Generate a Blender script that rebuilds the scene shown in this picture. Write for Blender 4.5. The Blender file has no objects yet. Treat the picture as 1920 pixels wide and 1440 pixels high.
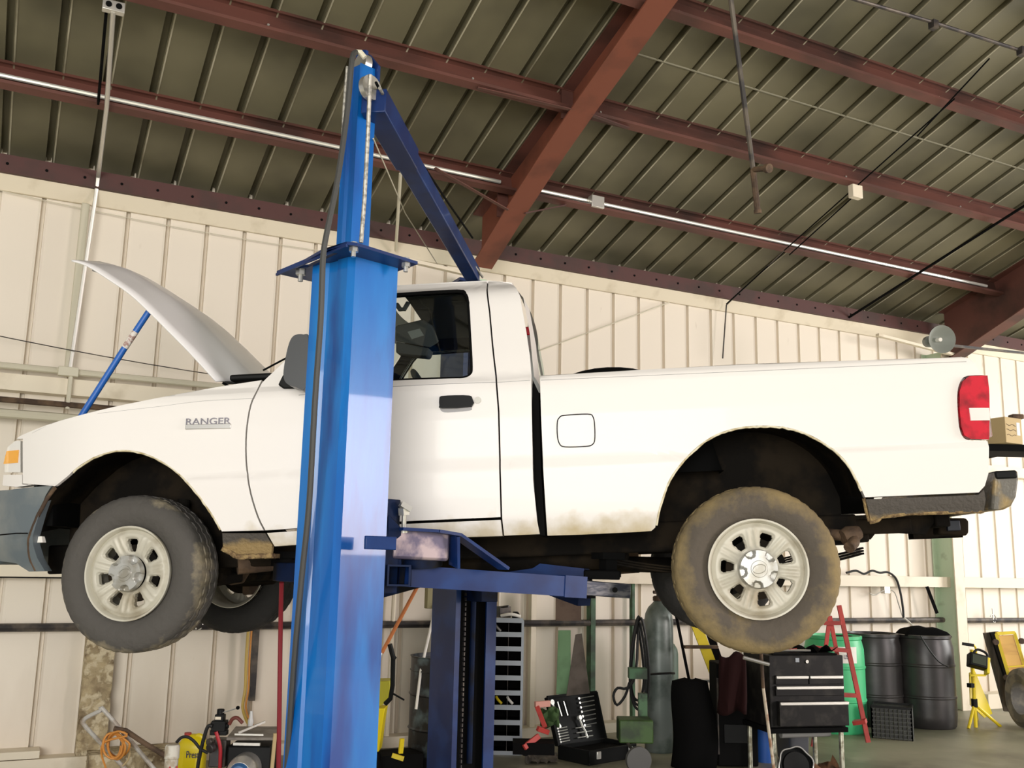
import bpy, bmesh, math, random
from mathutils import Vector, Matrix, noise
from mathutils.geometry import tessellate_polygon
random.seed(7)
SC = bpy.context.scene
COL = SC.collection
V = Vector
PI = math.pi

# ------------------------------------------------------------------ camera
FPX = 1830.0
CAM = V((0, 0, 1.5))
CR = V((0.8910894132927119, -0.4533746408875473, 0.020275416586052968))
CU = V((-0.10017586466110381, -0.152924140702979, 0.9831474982573345))
CW = V((0.44263354330309257, 0.8781034347901977, 0.18168627948363714))
cd = bpy.data.cameras.new('camera')
cam = bpy.data.objects.new('camera', cd); COL.objects.link(cam)
cd.sensor_width = 36; cd.lens = 36 * FPX / 1920; cd.clip_end = 200
cam.matrix_world = Matrix(((CR.x, CU.x, -CW.x, CAM.x), (CR.y, CU.y, -CW.y, CAM.y), (CR.z, CU.z, -CW.z, CAM.z), (0, 0, 0, 1)))
SC.camera = cam

# ------------------------------------------------------------------ world, lights, exposure
w = bpy.data.worlds.new('world'); SC.world = w; w.use_nodes = True
bg = w.node_tree.nodes['Background']
bg.inputs[0].default_value = (1.0, 0.97, 0.92, 1); bg.inputs[1].default_value = 0.26

def area(name, loc, target, sx, sy, power, col=(1, 1, 1)):
    l = bpy.data.lights.new(name, 'AREA'); l.shape = 'RECTANGLE'; l.size = sx; l.size_y = sy
    l.energy = power; l.color = col
    o = bpy.data.objects.new(name, l); COL.objects.link(o)
    o.location = loc; o.rotation_euler = (V(target) - V(loc)).to_track_quat('-Z', 'Y').to_euler()
    return o
area('bay_door_daylight', (-4.0, -5.5, 2.4), (1.5, 6, 1.7), 5.5, 3.6, 460, (1, 0.97, 0.93))
area('side_door_daylight', (10.5, -4.5, 2.9), (3.5, 6.0, 2.2), 2.6, 2.6, 300, (1, 0.88, 0.86))
area('side_door_daylight', (14.5, 3.0, 2.6), (8.0, 7.5, 1.6), 3.5, 3.0, 230, (1, 0.98, 0.95))
sl = bpy.data.lights.new('sun', 'SUN'); sl.energy = 5.0; sl.angle = .01; sl.color = (1, .96, .88)
so = bpy.data.objects.new('sun', sl); COL.objects.link(so)   # falls on the open apron behind the camera and bounces in
so.rotation_euler = V((.10, math.cos(math.radians(66)), -math.sin(math.radians(66)))).to_track_quat('-Z', 'Y').to_euler()
SC.view_settings.view_transform = 'Standard'; SC.view_settings.look = 'None'
SC.view_settings.gamma = 1; SC.view_settings.exposure = 0.95
SC.view_settings.use_curve_mapping = False
SC.cycles.max_bounces = 8

# ------------------------------------------------------------------ measuring helpers (sight line of a photo point met with a real plane)
def ray(x, y): return CW + CR * ((x - 960) / FPX) - CU * ((y - 720) / FPX)
def meet(x, y, n, d):
    v = ray(x, y); n = V(n); return CAM + v * ((d - n.dot(CAM)) / n.dot(v))
WY = 8.1
def wall(x, y, Y=WY): return meet(x, y, (0, 1, 0), Y)
def flr(x, y, Z=0.0): return meet(x, y, (0, 0, 1), Z)
def dep(x, y, Z): return CAM + ray(x, y) * Z
# truck frame: x rearwards, y away from the camera (0 = near body side), z up, origin = rear hub
TO = V((2.8483127846326997, 3.2781149604335815, 1.5039475369890742))
E1 = V((0.8535633505652344, -0.5179899286203825, 0.0558215049931638))
E2 = V((0.5187988583827202, 0.8548963355523208, 0.0))
E3 = V((-0.04772160006367131, 0.028960133063658695, 0.998440764181981))
TM = Matrix(((E1.x, E2.x, E3.x, TO.x), (E1.y, E2.y, E3.y, TO.y), (E1.z, E2.z, E3.z, TO.z), (0, 0, 0, 1)))
def pl(x, y, off=0.0):
    v = ray(x, y); t = (off - (CAM - TO).dot(E2)) / v.dot(E2); q = CAM + v * t - TO
    return V((q.dot(E1), q.dot(E2), q.dot(E3)))
def T(x, y, z): return TM @ V((x, y, z))
SP = [(-.5, .12), (.10, .08), (.18, .045), (.25, .018), (.46, .0), (.48, .0), (.495, .012), (.70, .006), (.84, .016), (.87, .024), (.90, .05), (1.0, .075), (1.28, .155), (1.33, .18), (1.37, .23), (1.40, .31), (1.6, .5)]
def soff(x, z):
    r = SP[-1][1]
    if z <= SP[0][0]: r = SP[0][1]
    else:
        for (a, b), (c, d) in zip(SP, SP[1:]):
            if z <= c:
                t = (z - a) / (c - a); r = b + (d - b) * t; break
    if x < -2.95: r += .55 * (-2.95 - x) ** 2
    if x > .97: r += 1.5 * (x - .97) ** 2
    return r
def tp(x, y):
    o = 0.0
    for i in range(8):
        q = pl(x, y, o); o = .5 * o + .5 * soff(q.x, q.z)
    return (q.x, q.z)

# ------------------------------------------------------------------ materials
MATS = {}
def mat(name, c, rough=.6, metal=0.0, c2=None, scale=3.0, lo=.45, hi=.6, detail=6, stretch=(1, 1, 1), bump=0.0, bscale=40, c3=None, s3=1.0, lo3=.5, hi3=.6, coat=0.0, trans=0.0, emit=None, spec=.5, zfade=None, noise_r=0.0):
    if name in MATS: return MATS[name]
    m = bpy.data.materials.new(name); m.use_nodes = True; nt = m.node_tree; N = nt.nodes; L = nt.links
    b = N['Principled BSDF']; b.inputs['Roughness'].default_value = rough; b.inputs['Metallic'].default_value = metal
    b.inputs['Base Color'].default_value = (*c, 1); b.inputs['Coat Weight'].default_value = coat
    b.inputs['Specular IOR Level'].default_value = spec
    if trans: b.inputs['Transmission Weight'].default_value = trans
    if emit: b.inputs['Emission Color'].default_value = (*emit[:3], 1); b.inputs['Emission Strength'].default_value = emit[3]
    tc = N.new('ShaderNodeTexCoord')
    def ns(sc, lo_, hi_, st, off=0):
        mp = N.new('ShaderNodeMapping'); mp.inputs['Scale'].default_value = st; mp.inputs['Location'].default_value = (off, off, off)
        L.new(tc.outputs['Object'], mp.inputs['Vector'])
        n = N.new('ShaderNodeTexNoise'); n.inputs['Scale'].default_value = sc; n.inputs['Detail'].default_value = detail
        L.new(mp.outputs[0], n.inputs['Vector'])
        mr = N.new('ShaderNodeMapRange'); mr.inputs['From Min'].default_value = lo_; mr.inputs['From Max'].default_value = hi_
        L.new(n.outputs['Fac'], mr.inputs['Value']); return mr.outputs[0], n
    last = None
    def mix(fac, prev, col):
        x = N.new('ShaderNodeMix'); x.data_type = 'RGBA'
        L.new(fac, x.inputs[0])
        if prev is None: x.inputs[6].default_value = (*c, 1)
        else: L.new(prev, x.inputs[6])
        x.inputs[7].default_value = (*col, 1); return x.outputs[2]
    if c2:
        f, n = ns(scale, lo, hi, stretch)
        if zfade:   # dirt that gathers below a height of the object
            sp = N.new('ShaderNodeSeparateXYZ'); L.new(tc.outputs['Object'], sp.inputs[0])
            mz = N.new('ShaderNodeMapRange'); mz.inputs['From Min'].default_value = zfade[0]; mz.inputs['From Max'].default_value = zfade[1]
            mz.inputs['To Min'].default_value = 0; mz.inputs['To Max'].default_value = 1
            L.new(sp.outputs[2], mz.inputs['Value'])
            ad = N.new('ShaderNodeMath'); ad.operation = 'ADD'; L.new(mz.outputs[0], ad.inputs[0]); L.new(n.outputs['Fac'], ad.inputs[1])
            m2 = N.new('ShaderNodeMapRange'); m2.inputs['From Min'].default_value = zfade[2]; m2.inputs['From Max'].default_value = zfade[3]
            L.new(ad.outputs[0], m2.inputs['Value']); f = m2.outputs[0]
        last = mix(f, None, c2)
    if c3:
        f3, _ = ns(s3, lo3, hi3, stretch, 5.3); last = mix(f3, last, c3)
    if last: L.new(last, b.inputs['Base Color'])
    if bump:
        n = N.new('ShaderNodeTexNoise'); n.inputs['Scale'].default_value = bscale; n.inputs['Detail'].default_value = 5
        L.new(tc.outputs['Object'], n.inputs['Vector'])
        bp = N.new('ShaderNodeBump'); bp.inputs['Strength'].default_value = bump; bp.inputs['Distance'].default_value = .02
        L.new(n.outputs['Fac'], bp.inputs['Height']); L.new(bp.outputs[0], b.inputs['Normal'])
    MATS[name] = m; return m

def tire_mat(name, mud, lo, hi, rub=(.075, .066, .058)):
    m = mat(name, rub, .85, bump=.35, bscale=30); nt = m.node_tree; N = nt.nodes; L = nt.links; b = N['Principled BSDF']
    tc = N.new('ShaderNodeTexCoord'); sp = N.new('ShaderNodeSeparateXYZ'); L.new(tc.outputs['Object'], sp.inputs[0])
    cb = N.new('ShaderNodeCombineXYZ'); L.new(sp.outputs[0], cb.inputs[0]); L.new(sp.outputs[2], cb.inputs[2])
    ln = N.new('ShaderNodeVectorMath'); ln.operation = 'LENGTH'; L.new(cb.outputs[0], ln.inputs[0])
    mr = N.new('ShaderNodeMapRange'); mr.inputs['From Min'].default_value = .26; mr.inputs['From Max'].default_value = .35
    mr.inputs['To Min'].default_value = -.16; mr.inputs['To Max'].default_value = .13; L.new(ln.outputs['Value'], mr.inputs['Value'])
    n = N.new('ShaderNodeTexNoise'); n.inputs['Scale'].default_value = 4.2; n.inputs['Detail'].default_value = 12; n.inputs['Roughness'].default_value = .65
    L.new(tc.outputs['Object'], n.inputs['Vector'])
    a = N.new('ShaderNodeMath'); a.operation = 'ADD'; L.new(mr.outputs[0], a.inputs[0]); L.new(n.outputs['Fac'], a.inputs[1])
    m2 = N.new('ShaderNodeMapRange'); m2.inputs['From Min'].default_value = lo; m2.inputs['From Max'].default_value = hi; L.new(a.outputs[0], m2.inputs['Value'])
    x = N.new('ShaderNodeMix'); x.data_type = 'RGBA'; x.inputs[6].default_value = (*rub, 1); x.inputs[7].default_value = (*mud, 1)
    L.new(m2.outputs[0], x.inputs[0]); L.new(x.outputs[2], b.inputs['Base Color']); return m

def glass_mat(name, tint, amount):
    m = bpy.data.materials.new(name); m.use_nodes = True; nt = m.node_tree; N = nt.nodes; L = nt.links
    N.remove(N['Principled BSDF']); t = N.new('ShaderNodeBsdfTransparent'); t.inputs[0].default_value = (*tint, 1)
    g = N.new('ShaderNodeBsdfGlossy'); g.inputs['Roughness'].default_value = .03
    mx = N.new('ShaderNodeMixShader'); mx.inputs[0].default_value = amount
    L.new(t.outputs[0], mx.inputs[1]); L.new(g.outputs[0], mx.inputs[2]); L.new(mx.outputs[0], N['Material Output'].inputs[0]); return m

M_white = mat('white_truck_paint', (.85, .815, .780), .42, c2=(.50, .40, .21), scale=11, detail=14, coat=.08, spec=.35, zfade=(.38, .14, 1.0, 1.55))
M_hood = mat('white_hood_paint', (.88, .86, .86), .35, coat=.2)
M_gap = mat('dark_rubber', (.004, .004, .004), .8, spec=.08)
M_black = mat('black_plastic', (.007, .0075, .0075), .5, spec=.18)
M_under = mat('dirty_underbody_steel', (.008, .007, .006), .85, c2=(.020, .015, .010), scale=6, bump=.3, bscale=15, spec=.06)
M_brown = mat('rusty_brown_steel', (.06, .036, .022), .8, c2=(.13, .08, .045), scale=8, bump=.4)
M_clad = mat('grey_cladding_mud', (.075, .065, .055), .8, c2=(.30, .21, .09), scale=14, lo=.42, hi=.62, zfade=(.23, .15, .75, 1.1), bump=.5, bscale=60)
M_mudlip = mat('caked_yellow_mud', (.36, .25, .11), .95, c2=(.16, .10, .05), scale=25, bump=.9, bscale=70)
M_bump = mat('slate_grey_bumper_plastic', (.13, .16, .18), .45, c2=(.20, .22, .22), scale=4)
M_gchrome = mat('dull_chrome', (.62, .61, .58), .3, metal=.8)
M_rim = mat('dusty_silver_rim_paint', (.58, .55, .46), .5, metal=.08, c2=(.36, .31, .22), scale=7, lo=.52, hi=.72)
M_cap = mat('grey_hub_cap_plastic', (.50, .50, .48), .35, metal=.4, c2=(.34, .32, .27), scale=12)
M_tireR = tire_mat('muddy_tire_rubber', (.25, .185, .085), .40, .62, (.095, .078, .060))
M_tireF = tire_mat('worn_tire_rubber', (.26, .22, .15), .60, .72, (.085, .078, .07))
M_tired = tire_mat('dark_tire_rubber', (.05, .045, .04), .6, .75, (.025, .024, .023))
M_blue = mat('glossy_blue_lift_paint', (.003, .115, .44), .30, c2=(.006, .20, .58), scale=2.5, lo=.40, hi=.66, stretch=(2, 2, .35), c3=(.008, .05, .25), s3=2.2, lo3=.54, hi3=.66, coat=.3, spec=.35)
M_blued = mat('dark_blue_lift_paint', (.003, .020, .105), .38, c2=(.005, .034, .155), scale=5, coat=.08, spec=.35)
M_blueshade = mat('shaded_greasy_blue_steel', (.004, .012, .045), .6, c2=(.006, .006, .007), scale=6, spec=.15)  # blue lift paint darkened, shade put into the colour
M_roof = mat('olive_roof_sheet', (.150, .136, .082), .55, c2=(.085, .078, .048), scale=1.3, lo=.42, hi=.72, c3=(.19, .172, .105), s3=.7, lo3=.55, hi3=.8, detail=3)
M_wall = mat('cream_painted_sheet_wall', (.80, .725, .61), .5, c2=(.50, .41, .30), scale=2.2, zfade=(1.25, -.1, .85, 2.3), stretch=(2.2, 1, .6), c3=(.36, .27, .18), s3=5, lo3=.68, hi3=.84, detail=10)
M_trim = mat('cream_trim_paint', (.78, .70, .55), .5, c2=(.6, .52, .38), scale=4, lo=.55, hi=.75)
M_red = mat('red_oxide_steel', (.125, .046, .034), .55, c2=(.045, .022, .017), scale=2.5, lo=.45, hi=.68, stretch=(.5, 1, 1))
M_redf = mat('orange_primer_steel', (.20, .062, .036), .55, c2=(.10, .035, .022), scale=2.0, lo=.52, hi=.7)
M_dred = mat('dark_maroon_steel', (.085, .032, .028), .6, c2=(.06, .03, .025), scale=3)
M_floor = mat('stained_concrete', (.30, .29, .20), .45, c2=(.13, .125, .08), scale=.9, lo=.42, hi=.66, c3=(.36, .33, .24), s3=3, lo3=.55, hi3=.8, detail=8)
M_pipe = mat('dark_pipe', (.04, .036, .036), .45, metal=.3, c2=(.12, .10, .08), scale=8)
M_cond = mat('galvanised_conduit', (.62, .60, .55), .35, metal=.6)
M_condp = mat('painted_conduit', (.62, .58, .45), .5)
M_green = mat('pale_green_column_paint', (.55, .68, .50), .6, c2=(.36, .44, .30), scale=5, lo=.6, hi=.75)
M_dgreen = mat('dark_green_paint', (.05, .13, .06), .6, c2=(.02, .04, .02), scale=5)
M_yel = mat('yellow_paint', (.80, .62, .015), .45, c2=(.6, .42, .02), scale=8, lo=.55, hi=.7)
M_yelp = mat('yellow_plastic', (.86, .68, .01), .35)
M_barb = mat('black_drum_plastic', (.020, .018, .018), .38, c2=(.035, .032, .03), scale=6)
M_barg = mat('green_drum_plastic', (.06, .50, .20), .4, c2=(.08, .58, .27), scale=3)
M_rubber = mat('black_rubber_hose', (.009, .009, .009), .55)
M_gas = mat('grey_cylinder_paint', (.20, .23, .215), .4, c2=(.09, .115, .10), scale=4, metal=.2)
M_chest = mat('black_tool_chest_enamel', (.008, .0075, .0075), .45, spec=.22, c2=(.03, .028, .024), scale=12, lo=.5, hi=.7)
M_alu = mat('bright_aluminium', (.80, .79, .74), .3, metal=.55)
M_paper = mat('white_paper', (.85, .83, .76), .8)
M_ink = mat('dark_ink', (.06, .06, .12), .8)
M_card = mat('cardboard', (.50, .38, .20), .85)
M_wood = mat('plywood_orange', (.70, .42, .10), .55, c2=(.6, .34, .08), scale=3, stretch=(1, 1, 6))
M_cord = mat('orange_cord', (.62, .26, .05), .6)
M_redp = mat('red_paint', (.50, .05, .04), .5, c2=(.35, .04, .03), scale=6)
M_orange = mat('orange_handle', (.60, .20, .06), .5)
M_rough = mat('rough_sprayed_insulation', (.46, .37, .22), .95, c2=(.16, .11, .06), scale=5, lo=.45, hi=.62, c3=(.62, .53, .36), s3=16, lo3=.5, hi3=.6, bump=1.0, bscale=35)
M_taill = mat('red_lens', (.62, .006, .025), .12, c2=(.28, .004, .012), scale=14, lo=.45, hi=.65, coat=1.0)
M_lensw = mat('clear_lens', (.82, .80, .76), .15, coat=1.0)
M_amber = mat('amber_lens', (.95, .42, .01), .2, coat=1.0)
M_glass = glass_mat('window_glass', (.82, .88, .86), .05)
M_cloth = mat('dark_cloth', (.005, .005, .005), .95, spec=.05)
M_maroon = mat('maroon_cloth', (.018, .006, .006), .9, spec=.1)
M_grey = mat('grey_steel_box', (.30, .33, .36), .45, metal=.3)

# ------------------------------------------------------------------ mesh helpers
def rot_to(d, up=V((0, 0, 1))):
    d = d.normalized()
    if abs(d.dot(up)) > .98: up = V((0, 1, 0))
    x = up.cross(d).normalized(); y = d.cross(x).normalized()
    return Matrix((x, y, d)).transposed()   # columns x,y,d
class MB:
    def __init__(s): s.bm = bmesh.new()
    def face(s, pts):
        vs = [s.bm.verts.new(V(p)) for p in pts]
        try: return s.bm.faces.new(vs)
        except ValueError: return None
    def box(s, c, size, R=None, taper=1.0):
        c = V(c); h = [k / 2 for k in size]; P = []
        for z in (-1, 1):
            t = taper if z > 0 else 1
            for x, y in ((-1, -1), (1, -1), (1, 1), (-1, 1)):
                p = V((x * h[0] * t, y * h[1] * t, z * h[2]))
                if R is not None: p = R @ p
                P.append(s.bm.verts.new(c + p))
        for f in ((0, 3, 2, 1), (4, 5, 6, 7), (0, 1, 5, 4), (1, 2, 6, 5), (2, 3, 7, 6), (3, 0, 4, 7)):
            s.bm.faces.new([P[i] for i in f])
        return s
    def beam(s, p0, p1, wd, h, up=(0, 0, 1)):
        p0, p1 = V(p0), V(p1); d = p1 - p0; R = rot_to(d, V(up))
        return s.box((p0 + p1) / 2, (wd, h, d.length), R)
    def cyl(s, p0, p1, r, r2=None, n=20, cap=True):
        p0, p1 = V(p0), V(p1); r2 = r if r2 is None else r2; R = rot_to(p1 - p0)
        a = []; b = []
        for i in range(n):
            t = 2 * PI * i / n; u = R @ V((math.cos(t), math.sin(t), 0))
            a.append(s.bm.verts.new(p0 + u * r)); b.append(s.bm.verts.new(p1 + u * r2))
        for i in range(n): s.bm.faces.new((a[i], a[(i + 1) % n], b[(i + 1) % n], b[i]))
        if cap: s.bm.faces.new(a[::-1]); s.bm.faces.new(b)
        return s
    def lathe(s, prof, o, axis=(0, 0, 1), n=32, R=None):
        o = V(o); R = R or rot_to(V(axis)); rings = []
        for r, t in prof:
            if r < 1e-5: rings.append([s.bm.verts.new(o + R @ V((0, 0, t)))])
            else: rings.append([s.bm.verts.new(o + R @ V((r * math.cos(2 * PI * i / n), r * math.sin(2 * PI * i / n), t))) for i in range(n)])
        for A, B in zip(rings, rings[1:]):
            for i in range(n):
                j = (i + 1) % n
                if len(A) == 1 and len(B) == 1: continue
                if len(A) == 1: s.bm.faces.new((A[0], B[j], B[i]))
                elif len(B) == 1: s.bm.faces.new((A[i], A[j], B[0]))
                else: s.bm.faces.new((A[i], A[j], B[j], B[i]))
        return s
    def tube(s, pts, r, n=8, closed=False):
        pts = [V(p) for p in pts]; rings = []; up = None
        m = len(pts)
        for i, p in enumerate(pts):
            if closed: d = pts[(i + 1) % m] - pts[i - 1]
            else: d = pts[min(i + 1, m - 1)] - pts[max(i - 1, 0)]
            d.normalize()
            if up is None: up = V((0, 0, 1)) if abs(d.z) < .9 else V((1, 0, 0))
            x = up.cross(d)
            if x.length < 1e-4: x = V((1, 0, 0)).cross(d)
            x.normalize(); y = d.cross(x); up = y
            rings.append([s.bm.verts.new(p + (x * math.cos(2 * PI * k / n) + y * math.sin(2 * PI * k / n)) * r) for k in range(n)])
        rr = list(zip(rings, rings[1:]))
        if closed: rr.append((rings[-1], rings[0]))
        for A, B in rr:
            for k in range(n): s.bm.faces.new((A[k], A[(k + 1) % n], B[(k + 1) % n], B[k]))
        if not closed: s.bm.faces.new(rings[0][::-1]); s.bm.faces.new(rings[-1])
        return s
    def prism(s, pts, vec):
        pts = [V(p) for p in pts]; vec = V(vec)
        a = [s.bm.verts.new(p) for p in pts]; b = [s.bm.verts.new(p + vec) for p in pts]; n = len(pts)
        for i in range(n): s.bm.faces.new((a[i], a[(i + 1) % n], b[(i + 1) % n], b[i]))
        for tri in tessellate_polygon([pts]):
            try: s.bm.faces.new([a[i] for i in tri]); s.bm.faces.new([b[i] for i in tri][::-1])
            except ValueError: pass
        return s
    def grid(s, rows):
        g = [[s.bm.verts.new(V(p)) for p in r] for r in rows]
        for A, B in zip(g, g[1:]):
            for i in range(len(A) - 1): s.bm.faces.new((A[i], A[i + 1], B[i + 1], B[i]))
        return s
    def build(s, name, m, parent=None, local=False, bevel=0.0, angle=35, solid=0.0, recalc=True):
        if recalc: bmesh.ops.recalc_face_normals(s.bm, faces=s.bm.faces)
        me = bpy.data.meshes.new(name)
        if parent is not None and not local:
            M = parent.get('_m'); inv = MW[parent.name].inverted(); s.bm.transform(inv)
        s.bm.to_mesh(me); s.bm.free()
        for p in me.polygons: p.use_smooth = True
        me.set_sharp_from_angle(angle=math.radians(angle))
        me.materials.append(m)
        o = bpy.data.objects.new(name, me); COL.objects.link(o)
        if parent is not None:
            o.parent = parent; MW[o.name] = MW[parent.name].copy()
        else: MW[o.name] = Matrix.Identity(4)
        if solid:
            md = o.modifiers.new('thickness', 'SOLIDIFY'); md.thickness = solid; md.offset = 0
        if bevel:
            md = o.modifiers.new('bevel', 'BEVEL'); md.width = bevel; md.segments = 2; md.limit_method = 'ANGLE'; md.angle_limit = math.radians(40)
        return o
MW = {}
def tag(o, label, cat, group=None):
    o['label'] = label; o['category'] = cat
    if group: o['group'] = group
    return o
def thing(name, loc, label, cat, group=None, M=None):
    o = bpy.data.objects.new(name, None); COL.objects.link(o); o.empty_display_size = .05
    m = M if M is not None else Matrix.Translation(V(loc))
    o.matrix_world = m; MW[o.name] = m.copy()
    return tag(o, label, cat, group)
def lab(o, s): o['label'] = s; return o
def struct(o): o['kind'] = 'structure'; return o
def solo(mb, name, m, label, cat, group=None, base=None, **k):
    """a thing that is one mesh, origin at its base"""
    o = mb.build(name, m, None, **k)
    b = V(base) if base is not None else sum((V(c) for c in o.bound_box), V()) / 8
    if base is None: b.z = min(c[2] for c in o.bound_box)
    o.data.transform(Matrix.Translation(-b)); o.location = b; MW[o.name] = Matrix.Translation(b)
    return tag(o, label, cat, group)
def cr(pts, n=6, closed=False):
    P = [tuple(p) for p in pts]; out = []; m = len(P)
    rng = range(m) if closed else range(m - 1)
    for i in rng:
        p0 = P[(i - 1) % m] if closed else P[max(i - 1, 0)]; p1 = P[i]; p2 = P[(i + 1) % m]; p3 = P[(i + 2) % m] if closed else P[min(i + 2, m - 1)]
        for k in range(n):
            t = k / n
            out.append(tuple(.5 * ((2 * b) + (-a + c) * t + (2 * a - 5 * b + 4 * c - d) * t * t + (-a + 3 * b - 3 * c + d) * t ** 3) for a, b, c, d in zip(p0, p1, p2, p3)))
    if not closed: out.append(P[-1])
    return out
def text_mesh(txt, size, M, m, name, parent, depth=.002, fit=None, local=False):
    cu = bpy.data.curves.new(name, 'FONT'); cu.body = txt; cu.size = size; cu.extrude = depth; cu.align_x = 'CENTER'; cu.align_y = 'CENTER'
    to = bpy.data.objects.new(name, cu); COL.objects.link(to)
    dg = bpy.context.evaluated_depsgraph_get(); me = bpy.data.meshes.new_from_object(to.evaluated_get(dg))
    bpy.data.objects.remove(to); bpy.data.curves.remove(cu)
    if fit:
        xs = [v.co.x for v in me.vertices]; ys = [v.co.y for v in me.vertices]
        sx = fit[0] / (max(xs) - min(xs)); sy = fit[1] / (max(ys) - min(ys)); cy = (max(ys) + min(ys)) / 2; cx = (max(xs) + min(xs)) / 2
        me.transform(Matrix.Diagonal((sx, sy, 1, 1)) @ Matrix.Translation((-cx, -cy, 0)))
    me.transform(M)
    if parent is not None and not local: me.transform(MW[parent.name].inverted())
    me.materials.clear(); me.materials.append(m); me.name = name
    o = bpy.data.objects.new(name, me); COL.objects.link(o); o.parent = parent
    MW[o.name] = MW[parent.name].copy() if parent else Matrix.Identity(4)
    return o
def facing(loc, n, up=V((0, 0, 1))):
    n = V(n).normalized(); x = up.cross(n).normalized(); y = n.cross(x)
    m = Matrix((x, y, n)).transposed().to_4x4(); m.translation = V(loc); return m

# ================================================================== BUILDING
RS = .309; RZ0 = 4.518
def rz(y): return RZ0 + RS * (WY - y)
PITCH = .308; PH = -.025
# floor
mb = MB(); mb.face([(-9, -16, 0), (20, -16, 0), (20, 8.3, 0), (-9, 8.3, 0)])
struct(mb.build('floor', M_floor))
# back wall: ribbed sheet, channels pressed outwards
def rib_rows(x0, x1, pitch, ph, wd, dp, top):
    out = [(x0, 0)]
    k = math.ceil((x0 - ph) / pitch + .2)
    while ph + k * pitch + wd < x1:
        c = ph + k * pitch
        out += [(c - wd / 2 - .012, 0), (c - wd / 2 + .004, -.006), (c - wd / 2 + .008, dp), (c + wd / 2 - .008, dp), (c + wd / 2 - .004, -.006), (c + wd / 2 + .012, 0)]
        k += 1
    out.append((x1, 0)); return out
prof = rib_rows(-5.5, 17, PITCH, PH, .042, .035, 0)
mb = MB(); mb.grid([[(x, WY + d, z) for x, d in prof] for z in (-.02, 4.75)])
struct(mb.build('wall_back', M_wall, recalc=False, angle=20))
# roof sheet
prof = rib_rows(-5.5, 17, .312, PH, .055, .045, 0)
mb = MB(); mb.grid([[(x, y, rz(y) + d) for x, d in prof] for y in (8.15, -4.0)])
struct(mb.build('ceiling', M_roof, recalc=False, angle=20))
# sheet lap on the roof
y1 = 5.62; mb = MB(); n_ = V((0, RS, 1)).normalized()
mb.box((10.2, y1, rz(y1) - .004), (13, .010, .012)); struct(mb.build('trim_1', mat('roof_lap_edge', (.22, .21, .15), .5)))
mb = MB()
for k in range(-16, 54):
    c = PH + k * .312 + .036; mb.beam((c, 8.08, rz(8.08) - .003), (c, -3.9, rz(-3.9) - .003), .011, .008)
struct(mb.build('trim_8', mat('rib_edge_highlight', (.42, .39, .29), .4, c2=(.20, .18, .12), scale=1.5)))  # pale strips on every rib: painted highlight of light caught on rib sides
# eave strut and the cream flashing below it
mb = MB(); mb.box((3.7, WY - .10, 4.405), (26, .10, .135)); mb.box((3.7, WY - .085, 4.335), (26, .15, .012))
e = mb.build('trim_2', M_dred); struct(e)
mb = MB()
for i in range(60):
    x = -3 + i * .27; mb.cyl((x, WY - .145, 4.40), (x, WY - .155, 4.40), .011, n=8)
struct(mb.build('trim_3', M_gap))
mb = MB(); mb.prism([(-5, WY - .12, 4.33), (-5, WY - .03, 4.33), (-5, WY - .01, 4.225), (-5, WY - .035, 4.225)], (22, 0, 0))
struct(mb.build('trim_4', M_trim))
# wall girts (horizontal rails)
mb = MB(); mb.box((4, WY - .07, 2.80), (20, .14, .012)); mb.box((4, WY - .135, 2.745), (20, .012, .11)); mb.box((4, WY - .07, 2.69), (20, .14, .012))
struct(mb.build('trim_5', M_trim))
mb = MB(); mb.box((4, WY - .09, 1.452), (20, .18, .012)); mb.box((4, WY - .175, 1.40), (20, .012, .115)); mb.box((4, WY - .09, 1.35), (20, .18, .012))
struct(mb.build('trim_6', M_trim))
# low sill along the foot of the wall
mb = MB(); mb.box((4, WY - .08, .035), (20, .16, .10)); struct(mb.build('baseboard_back', M_trim))

def pipe(name, pts, r, m, label, cat, group=None, n=8):
    mb = MB(); mb.tube(pts, r, n); return solo(mb, name, m, label, cat, group, base=pts[0])
# pipes and conduits on the wall
pipe('wall_pipe', [(-1.5, 7.99, .985), (9.62, 7.99, .975)], .030, M_pipe, 'dark steel pipe running along the back wall at knee height behind the lift', 'pipe')
pipe('wall_pipe', [(9.9, 7.99, .965), (14, 7.99, .955)], .030, M_pipe, 'dark pipe on the wall to the right of the green column', 'pipe')
pipe('wall_conduit', [(-1.5, 7.93, 2.855), (2.5, 7.93, 2.855)], .024, M_condp, 'cream painted conduit lying on top of the upper wall rail', 'conduit')
pipe('wall_pipe', [(-1.5, 7.9, 2.60), (2.5, 7.9, 2.60)], .022, M_brown, 'thin brown pipe just below the upper wall rail', 'pipe')
pipe('wall_pipe', [(-1.5, 7.9, 2.50), (2.5, 7.9, 2.50)], .035, M_condp, 'cream painted pipe, lowest of the pipes behind the bonnet', 'pipe')
pipe('wall_pipe', [(-1.5, 7.95, 1.35), (2.2, 7.95, 1.35)], .018, M_gap, 'thin black pipe along the lower wall rail left of the front wheel', 'pipe')
jb = wall(128, 697, 7.9)
mb = MB(); mb.box(jb, (.14, .05, .07)); b = solo(mb, 'junction_box', M_condp, 'small cream electrical box on the upper wall conduit', 'electrical box', bevel=.006)
pipe('conduit_drop', [jb + V((.02, 0, -.02)), jb + V((.02, 0, -.28))], .016, M_condp, 'short conduit dropping from the small cream wall box', 'conduit')
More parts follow.
